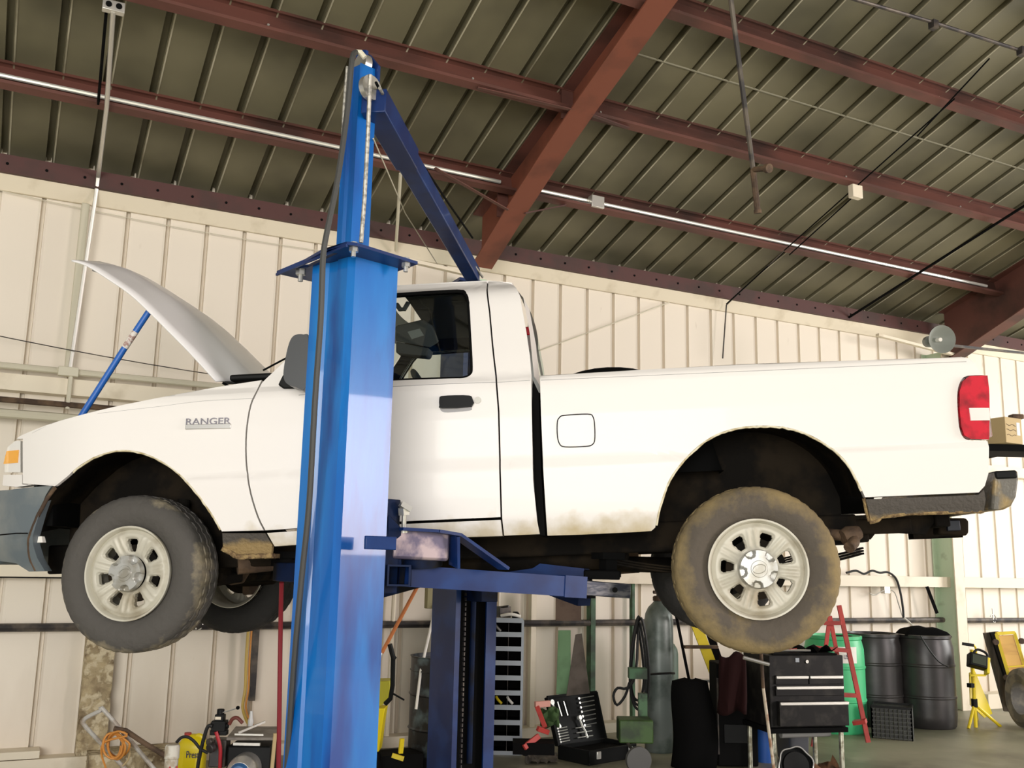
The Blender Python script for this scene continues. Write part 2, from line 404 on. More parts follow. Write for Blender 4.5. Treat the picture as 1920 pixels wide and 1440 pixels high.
# pair of conduits hanging at upper left: bracket on the second purlin, pipe down the wall
def along_roof(px, py, drop): # point under the roof plane
    n = V((0, RS, 1)).normalized(); d = n.dot(V((0, WY, RZ0))) - drop; return meet(px, py, n, d)
a0 = along_roof(212, 22, .24); a1 = along_roof(200, 200, .24); a2 = V((wall(178, 372).x, 7.98, 4.30)); a3 = V((wall(130, 690).x, 7.98, 2.86))
pipe('roof_conduit', [a0, a1, a2 + V((0, -.05, .12)), a2, a3], .016, M_cond, 'galvanised conduit coming off the roof and down the wall at left', 'conduit')
mb = MB(); mb.box(a0 + V((0, 0, .03)), (.13, .05, .07)); root = thing('roof_bracket', a0, 'small galvanised two-hole bracket on the second purlin at upper left', 'bracket')
mb.build('plate', M_cond, root, bevel=.004)
for s in (-.03, .03):
    mb = MB(); mb.cyl(a0 + V((s, -.027, .03)), a0 + V((s, -.035, .03)), .018); mb.build('hole', M_gap, root)
b0 = along_roof(199, 25, .2); b1 = along_roof(184, 195, .2)
pipe('roof_rod', [b0, b1], .010, M_gap, 'thin black rod between the purlins beside the galvanised bracket', 'rod')
# wide cream downpipe on the wall at upper left
d0 = wall(160, 385); d1 = wall(132, 700)
mb = MB(); mb.beam((d0.x, 8.04, 4.22), (d0.x, 8.04, 2.87), .06, .045, (0, 1, 0)); solo(mb, 'wall_duct', M_condp, 'flat cream duct on the wall behind the raised bonnet tip', 'duct', bevel=.01)
# thin wires across the wall
def wire(p, q, r, label, sag=.03, m=M_pipe, grp=None):
    p, q = V(p), V(q); pts = []
    for i in range(9):
        t = i / 8; c = p.lerp(q, t); c.z -= sag * 4 * t * (1 - t); pts.append(c)
    return pipe('wire', pts, r, m, label, 'wire', grp, n=6)
wire(wall(-250, 575, 7.95), wall(425, 706, 7.95), .004, 'thin dark wire strung across the wall behind the hood prop')
wire(wall(0, 357, 8.05), wall(600, 470, 8.05), .003, 'faint thin wire hanging just below the eave at upper left', m=M_condp)
wire(wall(1005, 660, 8.09), wall(1255, 567, 8.06), .005, 'thin wire rising from the cab roof to the eave', 0, m=M_condp)
wire(wall(1355, 672, 7.98), wall(1362, 572, 7.98), .007, 'thin dark cable hanging down the wall above the bed', 0)
p_ = wall(1362, 572, 7.98); wire(p_, along_roof(1470, 470, .25), .006, 'dark cable from the wall top up to the lowest purlin', 0)

# purlins
PY = [7.164, 6.158, 5.126, 4.10]
names = ['lowest red roof purlin, the one that carries the bright conduit', 'red roof purlin second from the wall, behind the lift mast', 'red roof purlin third from the wall, near the top right', 'red roof purlin nearest the camera, at the top right corner']
s_ = math.atan(RS); ny = V((0, math.sin(s_), math.cos(s_))); ty = V((0, math.cos(s_), -math.sin(s_)))
for i, y in enumerate(PY):
    D = .205; top = V((0, y, rz(y))); x0, x1 = -5.2, 16.5
    def P(a, b): return top + ty * a - ny * b
    sec = [P(.075, .0), P(.0, .0), P(0, D), P(-.075, D), P(-.082, D - .02), P(-.076, D - .022), P(-.070, D - .006), P(-.006, D - .006), P(-.006, .006), P(.075, .006)]
    sec = [P(-.065, .0), P(.0, .0), P(0.0, D - .006), P(.065, D - .006), P(.07, D - .024), P(.076, D - .022), P(.07, D), P(-.006, D), P(-.006, .006), P(-.06, .006), P(-.068, .026), P(-.073, .024)]
    # bottom flange turns towards the camera so that it catches the floor light
    sec = [P(-.065, 0), P(.06, 0), P(.06, .006), P(.003, .006), P(.003, D - .006), P(.0, D), P(-.07, D), P(-.076, D - .022), P(-.070, D - .022), P(-.066, D - .006), P(-.003, D - .006), P(-.003, .006), P(-.060, .006), P(-.062, .024), P(-.068, .024)]
    root = thing('roof_purlin', (x0, y, rz(y) - D), names[i], 'purlin')
    mb = MB(); mb.prism([p + V((x0, 0, 0)) for p in sec], (x1 - x0, 0, 0)); mb.build('channel', M_red, root, angle=25)
    # dark bolt heads on the web
    for k in range(10):
        mb = MB(); q = P(-.004, .10) + V((1.2 + k * 1.31 + .2 * (k % 2), 0, 0)); mb.cyl(q, q - ty * .008, .009, n=8); mb.build('bolt', M_cond, root)
# bright conduit in the lowest purlin
yb = PY[0]; q = V((0, yb, rz(yb))) - ty * .045 - ny * .125
pipe('purlin_conduit', [q + V((-4, 0, 0)), q + V((3.42, 0, 0))], .017, M_alu, 'bright metal conduit along the lowest purlin, left of the big rafter', 'conduit')
pipe('purlin_conduit', [q + V((3.62, 0, 0)), q + V((9.55, 0, 0))], .017, M_alu, 'bright metal conduit along the lowest purlin, right of the big rafter', 'conduit')
pipe('purlin_conduit', [q + V((3.62, -.01, -.05)), q + V((4.35, -.01, -.04))], .014, M_alu, 'short second conduit beside the roof box right of the big rafter', 'conduit')
jb2 = q + V((4.36, -.03, -.015))
mb = MB(); mb.box(jb2, (.13, .07, .11)); solo(mb, 'junction_box', M_cond, 'square grey electrical box on the lowest purlin right of the big rafter', 'electrical box', bevel=.005)
qq = V((0, PY[1], rz(PY[1]))) - ty * .05 - ny * .24
jb3 = meet(1604, 360, (0, 1, 0), qq.y)
mb = MB(); mb.box(jb3, (.12, .06, .12)); solo(mb, 'junction_box', M_trim, 'small pale box hanging under the second purlin at right', 'electrical box', bevel=.005)

# rafters
def rafter(xc, fl, prof, label):
    root = thing('roof_rafter', (xc, prof[-1][0], prof[-1][1]), label, 'rafter')
    top = [(y, rz(y) - .012) for y, z in prof]
    # web
    mb = MB(); a = [(xc - .006, y, z) for y, z in prof]; b = [(xc - .006, y, z) for y, z in top]
    for i in range(len(prof) - 1):
        for o in (0, .012):
            mb.face([(a[i][0] + o, a[i][1], a[i][2]), (a[i + 1][0] + o, a[i + 1][1], a[i + 1][2]), (b[i + 1][0] + o, b[i + 1][1], b[i + 1][2]), (b[i][0] + o, b[i][1], b[i][2])])
    mb.build('web', M_redf if xc < 5 else M_red, root)  # far right rafter takes the darker red: its shade put into the paint
    mb = MB()
    for i in range(len(prof) - 1):
        mb.beam((xc, *prof[i]), (xc, *prof[i + 1]), .014, fl, up=(1, 0, 0))
    mb.build('bottom_flange', M_redf if xc < 5 else M_red, root)
    mb = MB()
    for i in range(len(prof) - 1):
        mb.beam((xc, *top[i]), (xc, *top[i + 1]), .014, fl, up=(1, 0, 0))
    mb.build('top_flange', M_red, root)
    return root
prof1 = [(-3.5, 7.95), (2.0, 6.13), (4.92, 5.27), (5.90, 4.93), (6.40, 4.74), (7.03, 4.47), (7.72, 4.14)]
r1 = rafter(3.56, .20, prof1, 'big red steel rafter running up from behind the cab to the top centre')
prof2 = [(-3.5, 7.9), (2.0, 6.05), (4.92, 5.1), (5.90, 4.74), (6.80, 4.37), (7.67, 4.03), (7.85, 3.95)]
r2 = rafter(9.78, .20, prof2, 'red steel rafter darkened for shade at the far right above the tailgate')
# stiffener plates on the first rafter
for y, z in ((6.10, 4.86), (7.2, 4.42)):
    mb = MB(); mb.box((3.50, y, (z + rz(y)) / 2), (.10, .012, rz(y) - z - .03)); mb.build('stiffener', M_red, r1)
# columns
def column(X, label, m):
    root = thing('steel_column', (X, 7.95, 0), label, 'column')
    mb = MB(); mb.box((X, 7.96, 2.05), (.012, .27, 4.1)); mb.build('web', m, root)
    mb = MB(); mb.box((X + .02, 7.82, 2.03), (.155, .014, 4.06)); mb.build('flange', M_trim if X > 8 else m, root)
    mb = MB(); mb.box((X, 8.085, 2.05), (.155, .014, 4.1)); mb.build('flange', m, root)
    return root
column(9.70, 'pale green steel column against the wall, behind the hitch', M_green)
column(3.56, 'green steel column behind the rear lift post', M_green)
# flange braces
def brace(p, q, label, m=M_red):
    mb = MB(); mb.beam(p, q, .035, .008); solo(mb, 'flange_brace', m, label, 'brace')
def pur(i, x): return V((x, PY[i], rz(PY[i]))) - ny * .21
brace(V((3.48, 5.98, 4.90)), along_roof(895, 165, .21), 'red brace bar from the big rafter up to the left, second purlin')
brace(V((3.64, 5.98, 4.90)), along_roof(1177, 240, .21), 'dark brace bar from the big rafter out to the right, second purlin', M_dred)
brace(V((3.64, 7.05, 4.45)), along_roof(1060, 385, .21), 'dark brace bar low on the big rafter, reaching right to the lowest purlin', M_dred)
brace(V((3.48, 7.05, 4.45)), along_roof(815, 315, .21), 'red brace bar low on the big rafter, reaching left behind the blue beam')
# hanging rod in the roof
h0 = dep(1365, -40, 5.2); h1 = dep(1412, 318, 5.5); h2 = dep(1421, 400, 5.5)
root = thing('hanging_pipe', h2, 'dark drop pipe hanging free from the roof right of centre', 'pipe')
mb = MB(); h00 = V((h0.x, h0.y, h0.z)); t_ = (h0 - h1).normalized(); mb.tube([h1, h1 + t_ * ((rz(h1.y) - h1.z) / max(t_.z, .1) - .02)], .014); mb.build('rod', M_pipe, root)
mb = MB(); mb.tube([h1, h2], .017); mb.cyl(h2, h2 + (h2 - h1).normalized() * -.02, .021); mb.build('lower_rod', M_brown, root)
h3 = dep(1437, 316, 5.4); mb = MB(); mb.tube([h1 + V((0, 0, .0)), h3], .016); mb.cyl(h3, h3 + (h3 - h1).normalized() * .025, .026, n=12); mb.build('elbow', M_brown, root)
# cable run near the top right and black rods to the wall
c0 = along_roof(1590, -5, .3); c1 = along_roof(1750, 42, .3); c2 = along_roof(1930, 100, .3)
pipe('roof_cable', [c0, c1, c2], .013, M_pipe, 'long grey cable run under the roof at the top right', 'cable')
for i, c in enumerate((c1, along_roof(1915, 92, .3))):
    mb = MB(); mb.box(c + V((0, 0, -.02)), (.05, .05, .06)); solo(mb, 'cable_clamp', M_pipe, ['small dark clamp midway on the grey roof cable', 'small clamp on the grey roof cable at the right edge'][i], 'clamp')
k0 = along_roof(1985, 345, .28); k1 = wall(1592, 598, 7.95); k1.z = 4.36
pipe('bracing_rod', [k0, k1], .014, M_gap, 'thick black bracing rod running from the wall top up to the right edge', 'rod')
for j, (a, b) in enumerate((((1470, 470), (1790, 185)), ((1480, 478), (1610, 360)), ((1855, 110), (1720, 255)))):
    pipe('bracing_cable', [along_roof(*a, .24), along_roof(*b, .24)], .006, M_gap, ['long thin black cable crossing two purlins at right', 'short thin cable from the lowest purlin to the pale roof box', 'thin cable near the third purlin at upper right'][j], 'cable')
pipe('bracing_cable', [wall(1362, 570, 7.9), along_roof(1470, 472, .24)], .007, M_gap, 'thin cable bending from the eave to the lowest purlin above the bed', 'cable')
# hanging white rod and wires left of the blue beam
pipe('hanging_rod', [wall(742, 470, 7.98), along_roof(751, 325, .20)], .014, M_condp, 'pale thin rod hanging between mast and diagonal blue beam', 'rod')
# horn loudspeaker
root = thing('horn_speaker', wall(1760, 650, 7.6), 'grey horn loudspeaker under the dark rafter at right', 'speaker')
a = dep(1745, 640, 9.0); b = dep(1790, 632, 8.6); ax = (b - a)
mb = MB(); mb.lathe([(.0, -.06), (.05, -.06), (.055, .0), (.03, .01), (.03, .06), (.06, .13), (.125, .19), (.128, .2), (.12, .195), (.05, .12), (.0, .10)], a, ax, 28); mb.build('horn', mat('grey_horn_paint', (.25, .27, .24), .5), root)
mb = MB(); mb.lathe([(0, .175), (.018, .17), (.02, .15), (.02, .11)], a, ax, 12); mb.build('driver_tip', M_paper, root)
mb = MB(); mb.beam(a + V((0, 0, -.02)), V((9.72, a.y + .1, a.z + .12)), .03, .02); mb.build('bracket', M_pipe, root)
# cream angle under the eave close to the rafter
mb = MB(); mb.beam(wall(1645, 628, 7.7), wall(1800, 668, 7.7), .05, .03); solo(mb, 'wall_angle', M_trim, 'cream angle bar sloping down under the horn loudspeaker', 'bar')
mb = MB(); mb.beam(wall(760, 487, 7.5), wall(868, 512, 7.5), .05, .03); solo(mb, 'wall_angle', M_trim, 'cream angle bar sloping down between the mast and the blue beam end', 'bar')
# rough coated pilaster at lower left
x0 = wall(150, 1300).x; x1 = wall(205, 1300).x
mb = MB(); rows = []
for i in range(60):
    z = .02 + i * .95 / 59 * 1.0; r = []
    for j in range(14):
        x = x0 + (x1 - x0) * j / 13
        r.append((x, WY - .13 - .035 * noise.noise(V((x * 9, z * 9, 0))) - .02 * noise.noise(V((x * 31, z * 31, 2))), z))
    r = [(x0, WY - .005, z)] + r + [(x1, WY - .005, z)]; rows.append(r)
mb.grid(rows); struct(mb.build('wall_pilaster', M_rough, angle=80))
# low concrete ledge left of the pilaster
mb = MB(); mb.box((-.9, WY - .09, .12), (2 * (x0 + .9) - .02 if False else 2.0 + (x0 - .1), .18, .05)); struct(mb.build('trim_7', M_trim))

# ================================================================== LIFT
Lc, Mc, Rc = V((.975, 3.733, 0)), V((1.072, 3.515, 0)), V((1.28, 3.578, 0)); Bc = Lc + Rc - Mc
TZ = 2.66
lift = thing('car_lift', (1.128, 3.656, 0), 'tall blue two-post vehicle lift with overhead beam holding the pickup', 'vehicle lift')
u = (Mc - Lc).normalized(); v = (Rc - Mc).normalized()
up3 = V((0, 0, 1))
wL = (Mc - Lc).length; wR = (Rc - Mc).length
# column section with folded groove on the back face and chamfered front corner, open on the inner side
sec = [Lc, Lc + u * wL * .30 , Lc + u * (wL * .36) + v * .012, Lc + u * (wL * .52) + v * .012, Lc + u * (wL * .58), Mc - u * .025, Mc + v * .014, Rc, Rc + (-u) * wL * .92, Bc - v * .08 - u * .0, ]
sec = [Lc, Lc + u * wL * .34, Lc + u * wL * .38 + v * .010, Lc + u * wL * .60 + v * .010, Lc + u * wL * .64, Mc - u * .028, Mc + v * .014, Rc, Bc]
mb = MB(); mb.prism([p + up3 * .02 for p in sec], up3 * (TZ - .02))
col1 = mb.build('column', M_blue, lift, angle=12)
mb = MB(); mb.box((Mc + Bc) / 2 + up3 * .012, (.5, .5, .024), rot_to(up3, u)); mb.build('base_plate', M_blued, lift)
# top plate with slot
pc = [(.872, 3.909), (1.01, 3.395), (1.048, 3.390), (1.33, 3.49), (1.20, 3.99)]
z0 = TZ
slot = [meet(x, y, (0, 0, 1), z0) for x, y in ((551, 503), (603, 473), (634, 475), (578, 501))]
outer = [V((x, y, z0)) for x, y in pc]
mb = MB(); al = outer + slot
for k in (0, .012):
    vs = [mb.bm.verts.new(p + up3 * k) for p in al]
    for t in tessellate_polygon([outer, slot]):
        mb.bm.faces.new([vs[i] for i in t])
for ring in (outer, slot):
    for i in range(len(ring)):
        a, b = ring[i], ring[(i + 1) % len(ring)]; mb.face([a, b, b + up3 * .012, a + up3 * .012])
tpl = mb.build('top_plate', M_blued, lift)
mb = MB(); a, b = outer[1], outer[0]; mb.beam(a + up3 * -.004, b + up3 * -.004, .010, .008, (u.x, u.y, 0)); mb.build('plate_lip', M_blued, lift)
def bolt(p, r=.014, h=.035, name='bolt', parent=lift):
    mb = MB(); mb.cyl(p, p - up3 * h * .45, r * 1.3, n=6); mb.cyl(p, p - up3 * h, r * .65, n=10); mb.cyl(p - up3 * h * .02, p + up3 * .022, r, n=6); return mb.build(name, M_gchrome, parent)
bolt(V((1.045, 3.42, z0))); bolt(V((1.285, 3.50, z0))); bolt(V((.945, 3.80, z0)), .016, .05)
# mast
mc = V((1.128, 3.656, 0)); cM = meet(661, 470, (0, 0, 1), TZ + .01)
mast_c = dep(661, 462, 3.84); mast_c.z = 0
HT = 3.53
mu, mv = u, v; mw, md_ = .085, .085
sec = [mast_c - mu * md_ / 2 - mv * mw / 2, mast_c - mu * md_ * .15 - mv * mw / 2, mast_c - mu * md_ * .05 - mv * mw * .38, mast_c + mu * md_ * .35 - mv * mw * .38, mast_c + mu * md_ / 2 - mv * mw / 2, mast_c + mu * md_ / 2 + mv * mw / 2, mast_c - mu * md_ / 2 + mv * mw / 2]
mb = MB(); mb.prism([p + up3 * TZ for p in sec], up3 * (HT - TZ - .06)); mb.build('mast', M_blue, lift, angle=12)
mb = MB(); mb.prism([mast_c - mu * .04 + up3 * (HT - .1), mast_c + mu * .02 + up3 * (HT - .1), mast_c + mu * .02 + up3 * (HT + .02), mast_c - mu * .04 + up3 * (HT + .04)], mv * .012); mb.build('pulley_cheek', M_blued, lift)
mb = MB(); mb.prism([mast_c - mu * .03 + mv * .03 + up3 * (HT - .14), mast_c + mu * .06 + mv * .03 + up3 * (HT - .14), mast_c + mu * .06 + mv * .03 + up3 * (HT - .05), mast_c + mu * .0 + mv * .03 + up3 * (HT + .02), mast_c - mu * .03 + mv * .03 + up3 * (HT + .0)], mv * .012); mb.build('pulley_cheek', M_blued, lift)
ptop = mast_c + mv * .0 + up3 * (HT - .04)
mb = MB(); mb.cyl(ptop - mv * .012, ptop + mv * .02, .045, n=24); mb.build('pulley', M_gchrome, lift)
pr = dep(694, 165, 3.85)
mb = MB(); mb.cyl(pr - mu * .012, pr + mu * .012, .05, n=24); mb.build('pulley', M_gchrome, lift)
# steel cables over the pulleys
def cable(pts, r, m, name='lifting_cable'):
    mb = MB(); mb.tube(pts, r, 8); return mb.build(name, m, lift)
steel = mat('twisted_steel_cable', (.42, .40, .35), .5, metal=.5, c2=(.2, .19, .17), scale=60, stretch=(1, 1, 1))
cable([dep(694, 140, 3.80), dep(690, 250, 3.80), dep(683, 380, 3.78), dep(677, 455, 3.76)], .0085, steel)
cable([dep(651, 125, 3.80), dep(645, 200, 3.78), dep(640, 300, 3.74)], .006, steel)
cable([dep(668, 98, 3.86), dep(676, 98, 3.86), dep(684, 108, 3.86)], .011, M_condp)
hose = [dep(668, 98, 3.86), dep(660, 112, 3.80), dep(652, 200, 3.76), dep(634, 330, 3.68), dep(614, 430, 3.62), dep(606, 480, 3.60), dep(603, 560, 3.58)]
hb = [(600, 620), (590, 760), (580, 940), (565, 1090), (551, 1250), (538, 1440)]
hose += [dep(x, y, 3.575) for x, y in hb] + [dep(535, 1480, 3.575)]
cable(cr([tuple(p) for p in hose], 4), .0115, mat('grey_black_hose', (.05, .05, .048), .55), 'hydraulic_hose')
# far post
Fc = V((2.63, 5.83, 0)); fo = V((.118, -.993, 0)); fs = V((.993, .118, 0)); FH = 3.32
wf, df, tk = .30, .30, .012
def fp(a, b): return Fc + fs * a + fo * b
sec = [fp(-wf / 2, df / 2), fp(-wf / 2, -df / 2), fp(wf / 2, -df / 2), fp(wf / 2, df / 2), fp(wf / 2 - .075, df / 2), fp(wf / 2 - .075, df / 2 - .012), fp(wf / 2 - .015, df / 2 - .012), fp(wf / 2 - .015, -df / 2 + .012), fp(-wf / 2 + .015, -df / 2 + .012), fp(-wf / 2 + .015, df / 2 - .012), fp(-wf / 2 + .035, df / 2 - .012), fp(-wf / 2 + .035, df / 2)]
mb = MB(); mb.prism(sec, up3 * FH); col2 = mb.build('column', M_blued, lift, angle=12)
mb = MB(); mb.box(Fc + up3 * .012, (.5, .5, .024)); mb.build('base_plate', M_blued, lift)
mb = MB(); mb.box(fp(0, -.03) + up3 * .75, (.26, .20, 1.5), rot_to(up3, fs)); mb.build('post_shade_liner', M_gap, lift)  # black liner added for the shade inside the far post
mb = MB(); mb.tube([fp(-.005, .12) + up3 * .30, fp(-.005, .12) + up3 * 1.5], .018, 12); mb.build('hydraulic_cylinder', M_blueshade, lift)
mb = MB(); mb.tube([fp(-.005, .125) + up3 * .92, fp(-.005, .125) + up3 * 1.55], .012, 12); mb.build('piston_rod', M_gchrome, lift)
mb = MB()
for k in range(46): mb.box(fp(-.075, .135) + up3 * (.2 + k * .03), (.018, .008, .02), rot_to(up3, fs))
mb.build('lifting_chain', M_pipe, lift)
# overhead beam
bs = mast_c + mu * .05 + mv * .03 + up3 * 3.27; be = Fc + fo * .05 + up3 * 3.27
bA = dep(707, 200, 3.9); bB = dep(887, 516, 6.0)
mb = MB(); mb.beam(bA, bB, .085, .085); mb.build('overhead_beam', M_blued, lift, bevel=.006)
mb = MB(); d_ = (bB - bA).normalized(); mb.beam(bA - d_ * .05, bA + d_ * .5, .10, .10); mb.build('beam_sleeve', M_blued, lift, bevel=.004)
mb = MB(); mb.box((Fc.x, Fc.y, FH + .01), (.36, .36, .02)); mb.build('top_plate', M_blued, lift)
cable([dep(712, 165, 3.8), dep(780, 300, 4.6), dep(850, 440, 5.5), dep(905, 520, 6.0)], .007, steel)
cable([dep(705, 155, 3.8), dep(760, 260, 4.4), dep(840, 380, 5.4), dep(886, 446, 5.9)], .006, M_gap)
cable([dep(700, 260, 3.9), dep(760, 400, 5.0), dep(820, 495, 6.0)], .003, M_condp)
# near carriage, locking gear and swing arms
def tl(x, y, Z): return dep(x, y, Z)
mb = MB(); mb.box((Rc + Bc) / 2 + v * .035 + up3 * 1.56, (.10, .20, .36), rot_to(up3, u).to_3x3()); car = mb.build('carriage', M_blueshade, lift, bevel=.004)
mb = MB(); a = tl(730, 1018, 3.80); b = tl(835, 1024, 3.92); mb.beam(a, b, .085, .12); ab = mb.build('arm_pivot_block', mat('scuffed_pivot_steel', (.15, .13, .20), .3, metal=.4, c2=(.50, .40, .42), scale=9, lo=.48, hi=.6), lift, bevel=.012)
mb = MB(); mb.cyl(tl(790, 1033, 3.92), tl(790, 1060, 3.92), .085, n=28); mb.build('pivot_barrel', M_blueshade, lift)
mb = MB(); mb.cyl(tl(757, 992, 3.80), tl(758, 962, 3.80), .0095, n=12); mb.cyl(tl(758, 965, 3.80), tl(757, 952, 3.80), .024, n=6); mb.box(tl(760, 950, 3.79), (.045, .03, .02), Matrix.Rotation(.5, 3, 'Y')); mb.cyl(tl(757, 998, 3.80), tl(757, 990, 3.80), .02, n=12)
mb.build('lock_pin', M_gchrome, lift)
mb = MB()
g0, g1, g2, g3 = tl(748, 992, 3.78), tl(815, 996, 3.85), tl(856, 1003, 3.9), tl(945, 1066, 3.98)
nr = 0.05
for a, b in ((g0, g1), (g1, g2), (g2, g3)): mb.beam(a, b, .09, .012)
mb.beam(g2 + V((-.01, 0, 0)), tl(852, 1062, 3.9), .09, .012, up=(1, 0, .0))
mb.build('gusset_frame', M_blued, lift)
mb = MB(); mb.prism([tl(728, 965, 3.75), tl(752, 990, 3.78), tl(752, 1062, 3.80), tl(728, 1062, 3.76)], (.01, .02, 0)); mb.build('gusset_plate', M_blueshade, lift)
mb = MB(); mb.beam(tl(684, 1017, 3.53), tl(742, 1019, 3.58), .02, .048); mb.build('latch_bar', M_blued, lift, bevel=.003)
# front swing arm seen under the cab: hollow square tube with inner extension
a = tl(750, 1079, 3.88); b = tl(1086, 1101, 4.28); c = tl(1172, 1108, 4.40)
d = (b - a).normalized(); R = rot_to(d); hw, hh, t = .055, .042, .007
def ring(p, w_, h_): return [p + R @ V((x * w_, y * h_, 0)) for x, y in ((-1, -1), (1, -1), (1, 1), (-1, 1))]
mb = MB(); sk = d * .045
ro0, ro1 = ring(a, hw, hh), ring(b, hw, hh); ri0, ri1 = ring(a, hw - t, hh - t), ring(b, hw - t, hh - t)
side = R @ V((1, 0, 0)); 
for k in (0, 3):   # oblique cut so the open mouth faces the aisle
    pass
for A, B in ((ro0, ro1), (ri0, ri1), (ro0, ri0), (ro1, ri1)):
    for i in range(4): mb.face([A[i], A[(i + 1) % 4], B[(i + 1) % 4], B[i]])
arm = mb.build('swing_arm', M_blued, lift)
mb = MB(); mb.beam(b - d * .25, c, .09, .064); mb.build('arm_extension', mat('worn_black_steel', (.03, .035, .05), .35, metal=.4, c2=(.12, .12, .13), scale=14, stretch=(1, 1, 4)), arm, bevel=.004)
mb = MB(); mb.cyl(tl(1153, 1106, 4.30), tl(1153, 1106, 4.34), .012, n=12); mb.build('stop_bolt', M_gap, arm)
mb = MB(); mb.beam(b - d * .11, b + d * .002, .118, .092); mb.build('arm_collar', M_blued, arm)
ma, mc_ = tl(748, 1079, 3.70), tl(752, 1079, 3.93); Rm_ = rot_to(mc_ - ma); mb = MB()
def rg(p, w_, h_): return [p + Rm_ @ V((x * w_, y * h_, 0)) for x, y in ((-1, -1), (1, -1), (1, 1), (-1, 1))]
A_, B_2, C_2, D_2 = rg(ma, .044, .040), rg(mc_, .044, .040), rg(ma, .037, .033), rg(mc_, .037, .033)
for A, B in ((A_, B_2), (C_2, D_2), (A_, C_2)):
    for i in range(4): mb.face([A[i], A[(i + 1) % 4], B[(i + 1) % 4], B[i]])
mb.face(D_2); mb.build('arm_mouth', M_blueshade, arm)
# adapter pad + stack reaching the frame rail
def pad(p, top_z, nm='lift_pad'):
    mb = MB(); mb.cyl(p, p + up3 * .03, .06, n=20); mb.box(p + up3 * (.03 + (top_z - p.z - .03) / 2), (.06, .06, top_z - p.z - .03)); mb.box((p.x, p.y, top_z - .015), (.12, .10, .03)); return mb.build(nm, M_gap, lift)
pad(tl(1140, 1082, 4.5), T(-.75, .40, .10).z)
mb = MB(); mb.box(tl(1128, 1078, 4.45), (.16, .11, .04), Matrix.Rotation(-.5, 3, 'Z')); mb.build('pad_bracket', M_gap, lift, bevel=.006)
# near front arm (its tip shows left of the post)
mb = MB(); a = (Rc + Bc) / 2 + up3 * 1.44 + v * .12; b = tl(530, 1072, 4.55); mb.beam(a, b, .10, .085); mb.build('swing_arm', M_blueshade, lift, bevel=.004)
pad(tl(532, 1062, 4.6), T(-2.25, .45, .16).z)
# far carriage and arms
mb = MB(); mb.box(fp(0, .17) + up3 * 1.52, (.26, .12, .5), rot_to(up3, fs)); mb.build('carriage', M_blueshade, lift, bevel=.004)
a = fp(.05, .22) + up3 * 1.50; b = T(-.75, 1.36, -.14); mb = MB(); mb.beam(a, b, .10, .09); mb.build('swing_arm', M_blueshade, lift); pad(b, T(-.75, 1.36, .08).z)
a = fp(-.05, .22) + up3 * 1.50; b = T(-2.3, 1.36, -.14); mb = MB(); mb.beam(a, b, .10, .09); mb.build('swing_arm', M_blueshade, lift); pad(b, T(-2.3, 1.36, .08).z)
mb = MB(); mb.beam(tl(876, 1052, 4.9), tl(1100, 1078, 4.7), .12, .06); mb.build('arm_brace', M_blued, lift)

# ================================================================== PICKUP
truck = thing('pickup_truck', TO, 'white regular-cab pickup truck raised on the blue lift with its bonnet open', 'pickup truck', M=TM)
WID = 1.76
def shrink(P, d):
    n = len(P); A = sum(P[i][0] * P[(i + 1) % n][1] - P[(i + 1) % n][0] * P[i][1] for i in range(n)); sg = 1 if A > 0 else -1; out = []
    for i in range(n):
        a, b, c = V(P[i - 1]), V(P[i]), V(P[(i + 1) % n]); e, f = (b - a), (c - b)
        if e.length < 1e-6 or f.length < 1e-6: out.append(P[i]); continue
        e.normalize(); f.normalize(); ne = V((-e.y, e.x)) * sg; nf = V((-f.y, f.x)) * sg
        m = ne + nf; k = max(m.length_squared / 2, .35); q = b + m * d / k; out.append((q.x, q.y))
    return out
def dedup(P):
    out = []
    for p in P:
        if not out or (V(p) - V(out[-1])).length > .002: out.append(tuple(p))
    if (V(out[0]) - V(out[-1])).length < .002: out.pop()
    return out
def panel(name, px, m, parent=truck, holes=(), off=0.0, flange=.025, gap=.0038, far=False, local=None, step=.05, angle=50, pxin=True):
    P = dedup([tp(*p) for p in px] if pxin else px); P = shrink(P, gap)
    H = [dedup([tp(*p) for p in h] if pxin else h) for h in holes]
    bm = bmesh.new(); loops = [[V((x, 0, z)) for x, z in P]] + [[V((x, 0, z)) for x, z in h] for h in H]
    flat = [p for l in loops for p in l]; vs = [bm.verts.new(p) for p in flat]
    for t in tessellate_polygon(loops):
        try: bm.faces.new([vs[i] for i in t])
        except ValueError: pass
    xs = [p.x for p in flat]; zs = [p.z for p in flat]
    k = min(xs) + step
    while k < max(xs):
        bmesh.ops.bisect_plane(bm, geom=bm.verts[:] + bm.edges[:] + bm.faces[:], plane_co=(k, 0, 0), plane_no=(1, 0, 0)); k += step
    k = min(zs) + step * .6
    while k < max(zs):
        bmesh.ops.bisect_plane(bm, geom=bm.verts[:] + bm.edges[:] + bm.faces[:], plane_co=(0, 0, k), plane_no=(0, 0, 1)); k += step * .6
    for v in bm.verts: v.co.y = soff(v.co.x, v.co.z) + off
    if flange:
        be = [e for e in bm.edges if len(e.link_faces) == 1]
        r = bmesh.ops.extrude_edge_only(bm, edges=be)
        for g in r['geom']:
            if isinstance(g, bmesh.types.BMVert): g.co.y += flange
    if far:
        for v in bm.verts: v.co.y = WID - v.co.y
    bmesh.ops.recalc_face_normals(bm, faces=bm.faces)
    mb = MB(); mb.bm.free(); mb.bm = bm
    return mb.build(name, m, parent, local=True, angle=angle, recalc=False)
